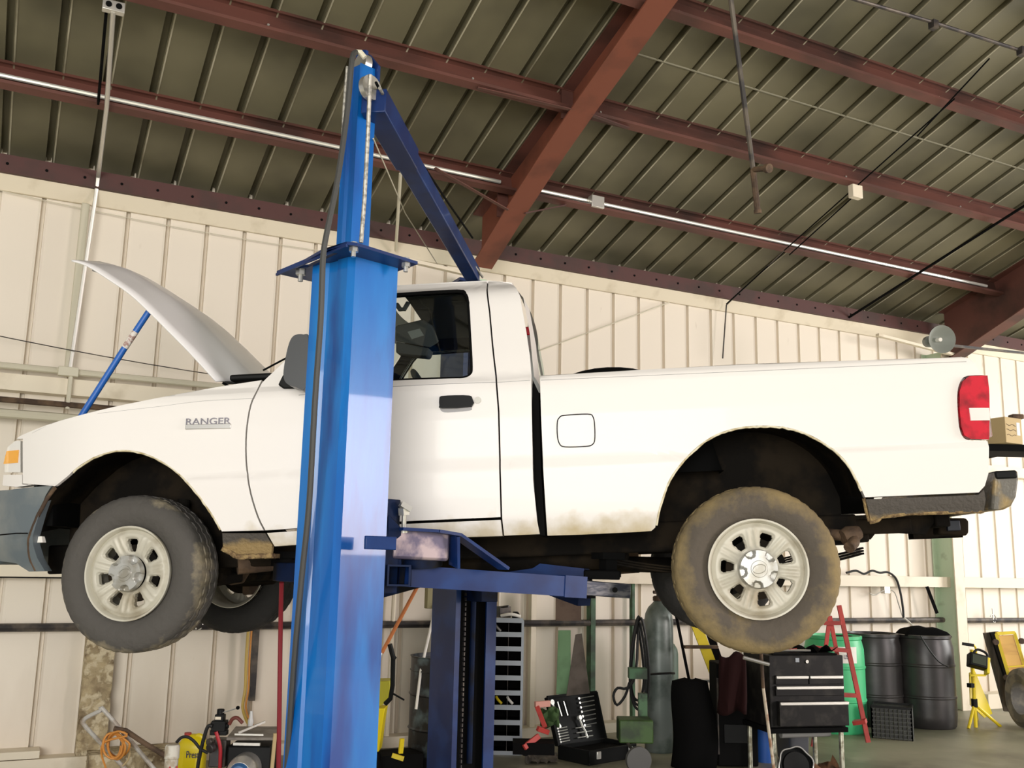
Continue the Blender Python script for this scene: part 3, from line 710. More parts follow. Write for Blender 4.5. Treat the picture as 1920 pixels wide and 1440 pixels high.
# ---- outlines traced on the near side and turned into truck coordinates by tp()
seamF = cr([(493, 711), (481, 735), (470, 760), (463, 800), (461, 840), (463, 880), (470, 925), (484, 970), (497, 996)], 3)
archF = cr([(103, 913), (125, 896), (150, 874), (187, 854), (229, 845), (273, 852), (317, 875), (353, 907), (383, 945), (403, 975), (415, 998)], 4)
fender = cr([(493, 711), (440, 719), (380, 729), (300, 744), (220, 760), (150, 777), (95, 793), (60, 806), (35, 817), (29, 824)], 3) + [(41, 824), (41, 908)] + archF + [(497, 996)] + seamF[::-1][1:-1]
P_f = panel('front_fender', fender, M_white)
panel('front_fender', fender, M_white, far=True)
lowF = [(415, 998), (417, 1030), (430, 1041), (510, 1041), (512, 1022), (498, 998)]
panel('fender_cladding', lowF, M_clad)
mb = MB(); pts = [(418, 1034), (432, 1046), (445, 1051), (480, 1049), (512, 1046)]
pp = [tp(*p) for p in pts]; mb.grid([[(x, .05 + d, z + (.015 if d else 0) + .006 * noise.noise(V((x * 40, d * 60, 0)))) for x, z in [(pp[0][0] + (pp[-1][0] - pp[0][0]) * i / 16, pp[0][1] + (pp[2][1] - pp[0][1]) * min(i / 5, 1)) for i in range(17)]] for d in (-.012, .01, .05, .12)])
mb.build('caked_mud', M_mudlip, truck, local=True, solid=.02, angle=80)
doorR = [(913, 525), (918, 585), (923, 643), (927, 680), (930.6, 713), (935, 772), (938, 900), (940, 971)]
WSl = cr([(497, 710), (544, 665), (600, 609), (645, 566), (672, 549), (700, 540), (744, 534)], 3)
win = cr([(575, 722), (660, 717), (740, 713), (840, 709.5), (868, 708.5), (882, 702), (885, 688), (882, 630), (878, 567), (872, 551), (856, 544.5), (744, 551), (700, 555), (676, 566), (640, 606), (600, 660), (575, 700)], 3, closed=True)
door = seamF[::-1] + WSl[1:] + [(830, 528)] + doorR + [(742, 979.5)]
door = WSl + [(830, 529), (913, 525)] + doorR[1:] + [(742, 979.5)] + seamF[::-1][:-1]
D_n = panel('door', door, M_white, holes=[win])
D_f = panel('door', door, M_white, holes=[win], far=True)
rock = [(498, 998), (742, 981.5), (940, 973), (944, 1006.5), (856, 1009), (745, 1013), (600, 1020), (514, 1026)]
for f in (0, 1): panel('rocker_panel', rock, M_white, far=bool(f), flange=.06)
cabR = [(913, 525), (935, 525), (958, 528.5), (968, 537), (976, 553), (988, 620), (995, 668), (998, 705), (999, 800), (1001, 900), (1009, 978), (1014, 1003), (944, 1006)] + doorR[::-1][:-1]
for f in (0, 1): panel('cab_corner', cabR, M_white, far=bool(f))
archR = cr([(1230, 990), (1236, 958), (1247, 923), (1258, 897), (1279, 868), (1308, 839), (1343, 816), (1385, 803), (1430, 799.5), (1469, 802), (1504, 811), (1539, 828), (1573, 853), (1594, 878), (1608, 905), (1621, 934)], 4)
tailL = cr([(1851, 705), (1815, 706), (1803, 715), (1797, 735), (1797, 765), (1800, 800), (1806, 817), (1818, 824), (1853, 825)], 3)
bed = [(1011, 704), (1200, 692), (1400, 682), (1643, 673), (1805, 668.5), (1817, 670), (1829, 681), (1839, 701), (1849, 704)] + tailL[1:] + [(1856, 839), (1855, 888), (1848, 912), (1836, 925)] + archR[::-1] + [(1222, 997), (1195, 999), (1090, 1004), (1025, 1006), (1017, 880), (1013, 780)]
for f in (0, 1): panel('bed_side', bed, M_white, far=bool(f), flange=.04)
cladR = [(1621, 934.5), (1740, 930), (1834, 926), (1846, 915), (1850, 935), (1846, 962), (1799, 962), (1712, 964.5), (1657, 969), (1643, 978), (1631, 978)]
for f in (0, 1): panel('rear_cladding', cladR, M_clad, far=bool(f), flange=.05)
# mud along the lips of the cladding and arches
def lip(pts, r, nm, m, off=.012, seed=0):
    q = cr([tp(*p) for p in pts], 5); mb = MB()
    mb.tube([(x, soff(x, z) + off + .004 * noise.noise(V((x * 30, seed, 0))), z + .005 * noise.noise(V((x * 50, z * 50, seed)))) for x, z in q], r, 8)
    return mb.build(nm, m, truck, local=True, angle=80)
lip([(1632, 977), (1645, 975), (1660, 966), (1712, 961), (1799, 958), (1845, 957)], .012, 'caked_mud', M_mudlip)
lip([(1621, 934), (1625, 955), (1631, 976)], .007, 'caked_mud', M_mudlip)
M_edge = mat('mud_dusted_white_paint', (.74, .68, .50), .5, c2=(.42, .33, .16), scale=22, lo=.45, hi=.65)
lip(archR[1:-1:3], .005, 'arch_lip', M_edge, .004)
lip(archF[6::3], .005, 'arch_lip', M_edge, .004)
lip([(103, 915), (88, 935), (70, 970), (56, 1005), (54, 1025), (57, 1048), (67, 1070)], .009, 'arch_lip', M_brown, .0)
# inner body: dark liners so that the seams read dark
def liner(px, off, holes=(), far=False): return panel('inner_panel', px, M_gap, off=off, flange=0, gap=.004, holes=holes, far=far, step=.2)
for f in (False, True):
    liner(door, .06, [win], f); liner(fender, .05, (), f); liner(bed, .06, (), f)
# the bed box
zb0 = .33; top = [tp(x, y) for x, y in ((1011, 704), (1400, 682), (1805, 669))]
bx0, bx1 = top[0][0], 1.03
mb = MB(); mb.box(((bx0 + bx1) / 2, WID / 2, .42), (bx1 - bx0 - .02, WID - .92, .04)); mb.box((bx0 + .02, WID / 2, .65), (.03, WID - .14, .46)); mb.build('bed_floor', M_hood, truck, local=True)
mb = MB(); mb.box(((bx0 + bx1) / 2, WID / 2, .39), (bx1 - bx0 - .02, WID - .90, .012)); mb.build('bed_underside', M_under, truck, local=True)
for yy in (.10, WID - .10):
    mb = MB(); mb.box(((bx0 + bx1) / 2, yy, .77), (bx1 - bx0 - .05, .02, .20)); mb.build('bed_inner_wall', M_hood, truck, local=True)
    rows = []
    for d in (0, .03, .06, .075):
        rows.append([(x, (soff(x, z - .01) + .012 + d) if yy < 1 else WID - (soff(x, z - .01) + .012 + d), z + (.006 if 0 < d < .07 else -.004)) for x, z in top])
    mb = MB(); mb.grid(rows); mb.build('bed_rail', M_white, truck, local=True, angle=60)
# rail crease, its shade drawn as a grey line
def crease(p0, p1, nm='body_crease', m=None, r=.0022):
    a, b = tp(*p0), tp(*p1); n = 20; mb = MB()
    mb.tube([(a[0] + (b[0] - a[0]) * i / n, soff(a[0] + (b[0] - a[0]) * i / n, a[1] + (b[1] - a[1]) * i / n) + .0008, a[1] + (b[1] - a[1]) * i / n) for i in range(n + 1)], r, 6)
    return mb.build(nm, m or M_edge2, truck, local=True)
M_edge2 = mat('grey_trim_and_crease_shade', (.35, .34, .34), .5)  # crease and belt lines: shade drawn in grey; cup and hood liner plain grey
crease((1014, 713), (1812, 678), 'rail_crease_shade', r=.0016)
# tailgate, bumper
mb = MB(); xr = tp(1855, 870)[0]; mb.box((xr - .045, WID / 2, .62), (.05, WID - .26, .50)); mb.build('tailgate', M_white, truck, local=True, bevel=.01)
z1, z2 = tp(1800, 715)[1], tp(1810, 824)[1]
for f in (0, 1):
    TL = panel('tail_light', [(1850, 704.5), (1815, 706), (1803, 715), (1797, 735), (1797, 765), (1800, 800), (1806, 817), (1818, 824), (1853, 825), (1854, 770), (1853, 730)], M_taill, off=-.012, flange=.04, gap=.001, far=bool(f), step=.02)
    panel('reverse_lens', [(1815, 766), (1852, 766), (1853.5, 789), (1818, 789.5)], M_lensw, parent=TL, off=-.016, flange=.01, gap=.0, far=bool(f), step=.02)
    # lens wrapping round the rear corner
    a = tp(1853, 735); mb = MB(); yy = [soff(1.07, .7) - .005 + k * .012 for k in range(6)]
    mb.grid([[(a[0] - .004 + .008 * math.sin(k / 5 * PI / 2), (y if not f else WID - y), z) for k, y in enumerate(yy)] for z in (z2 + .01, (z1 + z2) / 2, z1 + .02)]); mb.build('lens_wrap', M_taill, TL, local=True)
bq = [pl(x, y, .12) for x, y in ((1855, 885), (1898, 885), (1899, 902), (1895, 933), (1886, 950), (1872, 957), (1848, 957))]
mb = MB(); mb.prism([(q.x, .06, q.z) for q in bq], (0, WID - .12, 0)); mb.build('rear_bumper', mat('muddy_chrome_bumper', (.15, .14, .12), .4, metal=.2, c2=(.32, .23, .10), scale=10, lo=.48, hi=.62, bump=.3), truck, local=True, bevel=.015)
mb = MB(); q0 = pl(1877, 892, .11); mb.box((q0.x, WID / 2, q0.z), (.09, WID - .10, .035)); mb.build('bumper_step_pad', M_black, truck, local=True, bevel=.008)
# fuel door
fd = cr([(1058, 779), (1102, 776.5), (1112, 782), (1115, 800), (1115, 825), (1110, 834), (1098, 837), (1060, 838), (1049, 832), (1045, 815), (1045, 792), (1049, 783)], 4, closed=True)
q = [tp(*p) for p in fd]; mb = MB(); mb.tube([(x, soff(x, z) - .0005, z) for x, z in q], .0026, 6, closed=True); FD = panel('fuel_door', fd, M_white, off=-.002, flange=.004, step=.05); mb.build('fuel_door_seam', M_gap, FD, local=True)
# door furniture
hp = cr([(829, 745), (855, 743.5), (880, 744), (885, 748), (885, 765), (880, 770), (840, 773.5), (828, 771), (825, 764), (825, 750)], 3, closed=True)
DH = panel('door_handle_cup', hp, M_edge2, parent=D_n, off=-.001, flange=.004, gap=0, step=.03)
panel('door_handle', cr([(829, 744), (855, 742.5), (881, 743), (886, 748), (885, 763), (830, 766), (825, 762), (825, 749)], 2, closed=True), M_black, parent=D_n, off=-.022, flange=.02, gap=0, step=.03)
lx, lz = tp(896, 750.5); mb = MB(); mb.cyl((lx, soff(lx, lz), lz), (lx, soff(lx, lz) - .006, lz), .015, n=24); LK = mb.build('lock_cylinder', mat('dull_lock_metal', (.28, .27, .24), .4, metal=.5), D_n, local=True)
# window glass and seals, both sides
for f, par in ((False, D_n), (True, D_f)):
    g = panel('window_glass', win, M_glass, parent=par, off=.03, flange=0, gap=-.004, far=f, step=.3, angle=60)
    q = [tp(*p) for p in win]; mb = MB(); mb.tube([(x, (soff(x, z) + .008) if not f else WID - soff(x, z) - .008, z) for x, z in q], .009, 6, closed=True); mb.build('window_seal', M_gap, par, local=True)
# side mirror on the door
mir = [(575, 632), (562, 632), (553, 638), (546, 655), (539, 690), (538, 712), (545, 724), (560, 729), (580, 729), (584, 640)]
q = [pl(x, y, -.10) for x, y in cr(mir, 3, closed=True)]
mb = MB(); mb.prism([(p.x, -.15, p.z) for p in q], (0, .10, 0)); mb.build('side_mirror', mat('dark_grey_mirror_plastic', (.045, .048, .05), .38), D_n, local=True, bevel=.018)
q = [pl(x, y, .03) for x, y in ((522, 722), (530, 706), (542, 690), (580, 690), (580, 729), (532, 729))]
mb = MB(); mb.prism([(p.x, .02, p.z) for p in q], (0, .03, 0)); mb.box((q[3].x - .02, -.02, q[3].z - .05), (.08, .12, .07)); mb.build('mirror_sail', M_black, D_n, local=True, bevel=.006)
q = [pl(x, y, -.10) for x, y in mir]; mb = MB(); cx = sum(p.x for p in q) / len(q); cz = sum(p.z for p in q) / len(q)
mb.prism([(p.x * .98 + cx * .02 + .0, WID + .15, p.z) for p in q], (0, -.10, 0)); mb.build('side_mirror', M_black, D_f, local=True, bevel=.018)
# fine belt lines, crease shade drawn in grey
def bline(pts, r=.0016):
    q = [tp(*p) for p in cr(pts, 3)]; mb = MB(); mb.tube([(x, soff(x, z) + .0005, z) for x, z in q], r, 6); mb.build('belt_line', M_edge2, truck, local=True)
bline([(560, 741), (742, 724.5), (930, 716.5)]); bline([(932, 717), (994, 713)], .0012); bline([(60, 812), (133, 783), (300, 762), (380, 752), (478, 747)], .0009)
# cab roof, windshield, back window
def cabx(px): return [tp(*p) for p in px]
re = cabx([(744, 534), (830, 529), (913, 525), (958, 528)])
rows = []
nY = 14
for x, z in re:
    s0 = soff(x, z) + .004; r = []
    for j in range(nY + 1):
        t = j / nY; r.append((x, s0 + (WID - 2 * s0) * t, z - .004 + .045 * (1 - (2 * t - 1) ** 4)))
    rows.append(r)
mb = MB(); mb.grid(rows); mb.build('cab_roof', M_white, truck, local=True, solid=.015, angle=60)
mb = MB(); mb.grid([[(p[0], p[1], p[2] - .035) for p in r] for r in rows]); mb.build('headliner', mat('black_headliner', (.015, .018, .018), .9), truck, local=True)
ws = cabx([(497, 710), (600, 609), (672, 549), (744, 534)])
rows = []
for x, z in ws:
    s0 = soff(x, z) + .02; rows.append([(x + .0 - .10 * (1 - (2 * j / 12 - 1) ** 2), s0 + (WID - 2 * s0) * j / 12, z + .005) for j in range(13)])
mb = MB(); mb.grid(rows[:3]); mb.build('windshield', M_glass, truck, local=True, angle=60)
mb = MB(); mb.grid(rows[2:]); mb.build('windshield_header', M_white, truck, local=True, angle=60)
wa = pl(494, 694, .35); wb = pl(545, 667, .55); mb = MB(); mb.tube([wa, wb], .005, 6); mb.build('wiper', M_gap, truck, local=True)
mb = MB(); wc = pl(480, 712, .3); mb.box((wc.x + .05, WID / 2, wc.z - .02), (.24, WID - .25, .03)); mb.build('cowl', M_black, truck, local=True, bevel=.01)
bw = cabx([(958, 529), (976, 553), (988, 620), (996, 702)])
rows = [[(x + .01 + .03 * (1 - (2 * j / 12 - 1) ** 2), soff(x, z) + .05 + (WID - 2 * soff(x, z) - .1) * j / 12, z) for j in range(13)] for x, z in bw]
mb = MB(); mb.grid([rows[0], rows[1]]); mb.build('back_header', M_white, truck, local=True)
mb = MB(); mb.grid([r[2:11] for r in rows[1:]]); mb.build('back_window', M_glass, truck, local=True)
for sl in (slice(0, 3), slice(10, 13)):
    mb = MB(); mb.grid([r[sl] for r in rows[1:]]); mb.build('back_pillar', M_white, truck, local=True)
x_, z_ = bw[-1]; mb = MB(); mb.box((x_ - .01, WID / 2, (z_ + .2) / 2), (.02, WID - .16, z_ - .2)); mb.build('cab_back', M_white, truck, local=True)
q = pl(984, 580, .88); mb = MB(); mb.box((q.x + .02, WID / 2, tp(978, 560)[1] - .02), (.035, .34, .045)); mb.build('high_brake_light', M_taill, truck, local=True, bevel=.006)
gq = [pl(x, y, .05) for x, y in ((999, 712), (1010, 735), (1014, 880), (1022, 1004), (1013, 1003), (1004, 960), (1000, 880), (997, 760))]
mb = MB(); mb.prism([(p.x, .06, p.z) for p in gq], (0, WID - .12, 0)); mb.build('bed_gap_shade', M_gap, truck, local=True)  # black filler added for the shade between cab and bed
# cab interior
xi0, xi1 = tp(500, 900)[0] + .1, tp(985, 800)[0]
M_int = mat('dark_grey_cab_trim', (.035, .038, .038), .85)
mb = MB(); mb.box(((xi0 + xi1) / 2, WID / 2, .28), (xi1 - xi0, WID - .2, .05)); mb.build('cab_floor', M_gap, truck, local=True)
mb = MB(); mb.box((xi1 - .30, WID / 2, .46), (.5, 1.36, .2)); mb.box((xi1 - .10, WID / 2, .72), (.14, 1.36, .5), Matrix.Rotation(.12, 3, 'Y')); mb.build('bench_seat', M_int, truck, local=True, bevel=.04)
mb = MB(); mb.box((xi0 + .28, WID / 2, .74), (.36, WID - .26, .28)); mb.build('dashboard', M_int, truck, local=True, bevel=.05)
mb = MB(); c_ = V((xi0 + .58, .46, .86)); ax_ = V((.85, 0, .45)).normalized(); Rr = rot_to(ax_); mb.tube([c_ + Rr @ V((.18 * math.cos(t), .18 * math.sin(t), 0)) for t in [2 * PI * k / 28 for k in range(28)]], .014, 8, closed=True)
for t in (0.5, 2.6, 4.7): mb.tube([c_, c_ + Rr @ V((.17 * math.cos(t), .17 * math.sin(t), 0))], .012)
mb.build('steering_wheel', M_int, truck, local=True)
# sun visor with its white label, grab handle
va, vb, vc, vd = [pl(x, y, .48) for x, y in ((745, 610), (800, 603), (830, 640), (770, 665))]
vis = [pl(x, y, .62) for x, y in ((742, 612), (792, 600), (810, 612), (822, 642), (806, 652), (742, 640))]
mb = MB(); mb.prism(vis, (0, .03, .012)); mb.build('sun_visor', M_int, truck, local=True, bevel=.006)
lb = [pl(x, y, .61) for x, y in ((764, 622), (787, 616), (795, 629), (772, 636))]
mb = MB(); mb.prism(lb, (0, .002, 0)); mb.build('visor_label', mat('grey_label', (.16, .17, .16), .7), truck, local=True)
lb = [pl(x, y, .63) for x, y in ((742, 640), (806, 653), (800, 668), (742, 662))]
mb = MB(); mb.prism(lb, (0, .14, .01)); mb.build('roof_console', M_int, truck, local=True, bevel=.01)
mb = MB(); mb.tube([pl(744, 571, .35), pl(750, 580, .33), pl(758, 580, .33), pl(765, 568, .35)], .012); mb.build('grab_handle', M_int, truck, local=True)
# headlamp and front end
lamp = [(29, 826), (39, 826), (39, 886), (8, 886), (8, 860), (14, 838)]
HL = panel('headlamp', lamp, M_lensw, off=-.004, flange=.05, gap=.001, step=.02)
panel('turn_signal', [(13, 846), (36, 844), (34, 868), (7, 870)], M_amber, parent=HL, off=-.009, flange=.01, gap=0, step=.02)
panel('headlamp', lamp, M_lensw, off=-.004, flange=.05, gap=.001, step=.02, far=True)
panel('headlamp_trim', [(41, 890), (41, 908), (60, 909), (30, 913), (3, 910), (5, 890)], M_white, off=0, gap=.0, flange=.05, step=.03)
xf = tp(8, 870)[0]
mb = MB(); mb.box((xf + .03, WID / 2, .60), (.10, WID - .9, .22)); mb.build('grille', M_black, truck, local=True, bevel=.02)
for i in range(4):
    mb = MB(); mb.box((xf - .03, WID / 2, .53 + i * .05), (.02, WID - .95, .016)); mb.build('grille_bar', M_gchrome, truck, local=True)
mb = MB(); mb.box((xf + .20, WID / 2, .48), (.10, WID - .30, .34)); mb.build('radiator_support', M_gap, truck, local=True)
mb = MB(); mb.box((xf + .65, WID / 2, .42), (.6, .6, .4)); mb.build('engine', M_under, truck, local=True, bevel=.05)
mb = MB(); mb.box((xf + 1.12, WID / 2, .62), (.03, WID - .24, .55)); mb.build('firewall', M_gap, truck, local=True)
bump = [(-60, 916), (0, 916), (45, 913), (100, 911)] + [(86, 930), (72, 960), (60, 990), (54, 1005), (52, 1022), (55, 1046), (66, 1071), (28, 1072), (0, 1056), (-60, 1050)]
B_ = [pl(x, y, .03) for x, y in bump]
P2 = [(p.x, p.z) for p in B_]
BU = panel('front_bumper', P2, M_bump, off=-.006, flange=.06, gap=.0, pxin=False, step=.05)
panel('front_bumper', P2, M_bump, off=-.006, flange=.06, gap=.0, pxin=False, step=.05, far=True)
zz = [p[1] for p in P2]; mb = MB(); mb.box((P2[0][0] - .02, WID / 2, (max(zz) + min(zz)) / 2), (.16, WID - .5, .30)); mb.build('bumper_centre', M_bump, truck, local=True, bevel=.04)
q = [pl(x, y, .02) for x, y in ((0, 1003), (30, 1000), (52, 1000))]; mb = MB(); mb.tube(q, .003); mb.build('bumper_seam', M_gap, BU, local=True)
q = pl(69, 1012, .12); mb = MB(); mb.box(q, (.075, .03, .028), taper=.8); mb.build('marker_tab', M_paper, truck, local=True)
# bonnet, raised
near = cr([(134, 488.6), (163, 498), (198, 520), (242, 550), (280, 585), (315, 620), (347, 652), (376, 683), (405, 715)], 3)
nq = [pl(x, y, .10) for x, y in near]; rows = []
m = len(nq) - 1
for i, p in enumerate(nq):
    a = nq[max(i - 1, 0)]; b = nq[min(i + 1, m)]; tdir = (b - a).normalized(); nrm = V((tdir.z * -1, 0, tdir.x)) * -1
    if nrm.z < 0: nrm = -nrm
    r = []
    for j in range(21):
        t = j / 20; e = 1 - abs(2 * t - 1) ** 2.6
        fw = (1 - i / m) ** 2
        q = V((p.x, .10 + 1.56 * t, p.z)) + nrm * (.075 * e + .02 * (1 - (2 * t - 1) ** 2)) - tdir * (.07 * fw * (1 - (2 * t - 1) ** 2))
        q += nrm * .016 * (1 / (1 + math.exp(-(t - .16) * 60)) - 1 / (1 + math.exp(-(t - .84) * 60)))
        r.append(q)
    rows.append(r)
mb = MB(); mb.grid(rows); HD = mb.build('hood', M_hood, truck, local=True, solid=.008, angle=60)
mb = MB(); mb.grid([[p + V((-.02, 0, -.03)) for p in r[2:-2]] for r in rows[2:-1]]); mb.build('hood_liner', M_edge2, HD, local=True, solid=.01)
for yy in (.25, 1.5):
    mb = MB(); h = nq[-1]; mb.beam((h.x - .02, yy, h.z + .02), (h.x + .10, yy, h.z - .06), .03, .012); mb.build('hood_hinge', M_gap, truck, local=True)
# model lettering on the fender
bc = tp(391, 799); mb = MB(); a, b = tp(348, 800), tp(433, 798)
R_ = facing((0, 0, 0), (0, -1, 0))
bw_ = b[0] - a[0]; ang = math.atan2(b[1] - a[1], bw_)
def onside(x, z, o): return Matrix.Translation((x, soff(x, z) - o, z)) @ Matrix.Rotation(-ang, 4, 'Y') @ facing((0, 0, 0), (0, -1, 0))
c_ = tp(391, 800); mb.box((0, 0, 0), (bw_, .022, .012)); mb.bm.transform(onside(c_[0], c_[1], .004)); badge = mb.build('badge_bar', M_gchrome, P_f, local=True, bevel=.002)
c_ = tp(391, 790); text_mesh('RANGER', .04, onside(c_[0], c_[1], .003), mat('badge_letters', (.25, .24, .27), .35, metal=.6), 'badge_lettering', P_f, .003, fit=(bw_ * .98, .030), local=True)
# ---- wheel wells
def well(arch, y0, y1, zc, name='wheel_well'):
    q = [tp(*p) for p in arch]; mb = MB()
    mb.grid([[(x, soff(x, z) + .02, z) for x, z in q], [(x, y0 + .25, z + .03) for x, z in q], [(x, y1, z + .03) for x, z in q]])
    mb.face([(x, y1, z + .03) for x, z in q] + [(q[-1][0], y1, zc), (q[0][0], y1, zc)])
    mb.build(name, M_under, truck, local=True, angle=60)
    return q
well(archR, .05, .42, .16); well([(60, 1000), (75, 950)] + archF + [(417, 1030)], .05, .40, .20)
for q, y0 in ((archR, 0), (archF, 0)):
    pass
# ---- chassis
mbx = lambda nm, c, s, m=M_under, bev=.01, R=None: (lambda o: o)(MB().box(c, s, R).build(nm, m, truck, local=True, bevel=bev))
for yy in (.44, WID - .44): mbx('frame_rail', (-1.42, yy, .16), (3.9, .07, .14))
for xx in (-3.1, -2.0, -1.1, -.45, .55): mbx('cross_member', (xx, WID / 2, .14), (.09, .85, .08))
mbx('fuel_tank', (-.95, .68, .13), (.85, .34, .22), M_under, .05)
mbx('transmission', (-1.95, .88, .13), (.75, .28, .26), M_under, .07)
mb = MB(); mb.cyl((-1.6, .88, .10), (-.2, .88, .02), .04); mb.build('driveshaft', M_under, truck, local=True)
mb = MB(); mb.cyl((0, .2, 0), (0, WID - .2, 0), .05); mb.lathe([(0, -.15), (.10, -.10), (.14, 0), (.10, .10), (0, .15)], (0, .92, 0), (1, 0, 0), 20); mb.build('rear_axle', M_under, truck, local=True)
for yy in (.36, WID - .36):
    mb = MB()
    for k in range(3):
        mb.grid([[(x, yy + o, .10 - .10 * (1 - ((x + .05) / .68) ** 2) + .0 - k * .012) for x in [-.66 + .054 * i for i in range(23)]] for o in (-.03, .03)])
    mb.build('leaf_spring', M_under, truck, local=True, solid=.008)
    mb = MB(); mb.cyl((-.1, yy + .1, 0), (.1, yy + .16, .38), .028); mb.build('shock_absorber', M_under, truck, local=True)
mb = MB(); mb.cyl((-1.0, 1.2, .06), (-.45, 1.2, .08), .09); mb.build('muffler', M_brown, truck, local=True)
e0 = pl(1560, 1002, .35); e1 = pl(1600, 1012, .28); e2 = pl(1592, 1027, .22)
mb = MB(); mb.tube(cr([(.0, .6, .18), tuple(e0), tuple(e1), tuple(e2)], 5), .026, 12); mb.build('tail_pipe', M_brown, truck, local=True)
q = pl(1593, 1004, .3); mb = MB(); mb.lathe([(0, -.04), (.035, -.035), (.045, 0), (.03, .05), (0, .06)], q, (1, .2, .3), 14); mb.build('spring_shackle', M_brown, truck, local=True)
mbx('rear_frame_hanger', (.62, .44, .17), (.32, .06, .07))
# hitch receiver
h = [pl(x, y, .75) for x, y in ((1632, 985), (1650, 1003), (1692, 1006), (1810, 1003), (1810, 972), (1720, 970), (1655, 972))]
mb = MB(); mb.prism([(p.x, .42, p.z) for p in h[:3] + [h[5], h[6]]], (0, .06, 0)); mb.build('hitch_bracket', M_under, truck, local=True); mb = MB(); mb.prism([(p.x, 1.30, p.z) for p in h[:3] + [h[5], h[6]]], (0, .06, 0)); mb.build('hitch_bracket', M_under, truck, local=True)
mb = MB(); hx = h[5].x; mb.box((hx, WID / 2, h[5].z - .03), (.07, .95, .06)); mb.build('hitch_crossbar', M_under, truck, local=True, bevel=.008)
ha, hb2 = pl(1752, 988, .78), pl(1812, 987, .78)
mb = MB()
for (dy, dz, sy, sz) in ((-.036, 0, .008, .08), (.036, 0, .008, .08), (0, .036, .08, .008), (0, -.036, .08, .008)): mb.box(((hx + hb2.x) / 2, WID / 2 + dy, h[3].z + .03 + dz), (hb2.x - hx, sy, sz))
mb.build('hitch_receiver', M_under, truck, local=True)
q = [pl(x, y, .60) for x, y in ((1755, 972), (1806, 972), (1811, 978), (1811, 1000), (1806, 1005), (1755, 1003))]
mb = MB(); mb.prism([(p.x, .56, p.z) for p in q], (0, .09, 0)); mb.build('tow_socket', M_under, truck, local=True, bevel=.01)
q2 = [pl(x, y, .56) for x, y in ((1774, 976), (1798, 976), (1800, 995), (1775, 996))]
mb = MB(); mb.prism([(p.x, .545, p.z) for p in q2], (0, .02, 0)); mb.build('tow_socket_cap', mat('black_blue_cap', (.01, .014, .025), .4), truck, local=True, bevel=.004)
# front suspension
for s in (0, 1):
    fy = lambda y: y if s == 0 else WID - y
    mb = MB(); mb.prism([(-2.95, fy(.55), .02), (-2.72, fy(.20), -.02), (-2.62, fy(.20), -.02), (-2.45, fy(.60), .02)], (0, 0, .05)); mb.build('lower_control_arm', M_under, truck, local=True, bevel=.01)
    mb = MB(); mb.cyl((-2.70, fy(.28), .0), (-2.66, fy(.34), .42), .03); mb.build('shock_absorber', M_under, truck, local=True)
    mb = MB(); mb.box((-2.72, fy(.24), .07), (.10, .08, .26)); mb.build('steering_knuckle', M_brown, truck, local=True, bevel=.01)
mbx('front_crossmember', (-2.6, WID / 2, .08), (.22, .95, .12), M_under, .03)
q = pl(425, 1070, .55); mb = MB(); mb.cyl((-2.42, .42, .10), (-2.05, .60, .13), .045); mb.build('torsion_bar', M_brown, truck, local=True)
mb = MB(); mb.lathe([(0, -.05), (.07, -.04), (.08, .02), (.04, .07), (0, .09)], pl(440, 1068, .7), (1, 0, .3), 16); mb.build('oil_filter', M_brown, truck, local=True)

# ---- wheels: outward axis is -y of the wheel frame
TR, TW, RR = .357, .225, .2135
def tire_mesh():
    me_b = MB(); n = 144; prof = []
    base = [(RR - .004, .030), (RR + .006, .016), (RR + .03, .004), (.268, -.006), (.300, -.004), (.322, .004), (.338, .014), (.349, .026), (.355, .042)]
    cen = [(.357, .06), (.351, .063), (.351, .070), (.358, .073), (.358, .105), (.351, .108), (.351, .116)]
    half = base + cen
    prof = half + [(r, TW - y) for r, y in reversed(half)]
    rings = []
    for k, (r, y) in enumerate(prof):
        ring = []
        for i in range(n):
            a = 2 * PI * i / n; rr = r
            edge = min(y, TW - y)
            if r > .345 and edge < .062 and (i % 3 == 0): rr -= .003 if r > .35 else .0015
            if abs(r - .358) < .0005 and (i % 4 == 0): rr -= .006
            ring.append(me_b.bm.verts.new((rr * math.cos(a), y, rr * math.sin(a))))
        rings.append(ring)
    for A, B in zip(rings, rings[1:]):
        for i in range(n): me_b.bm.faces.new((A[i], A[(i + 1) % n], B[(i + 1) % n], B[i]))
    # fine sidewall rings
    return me_b
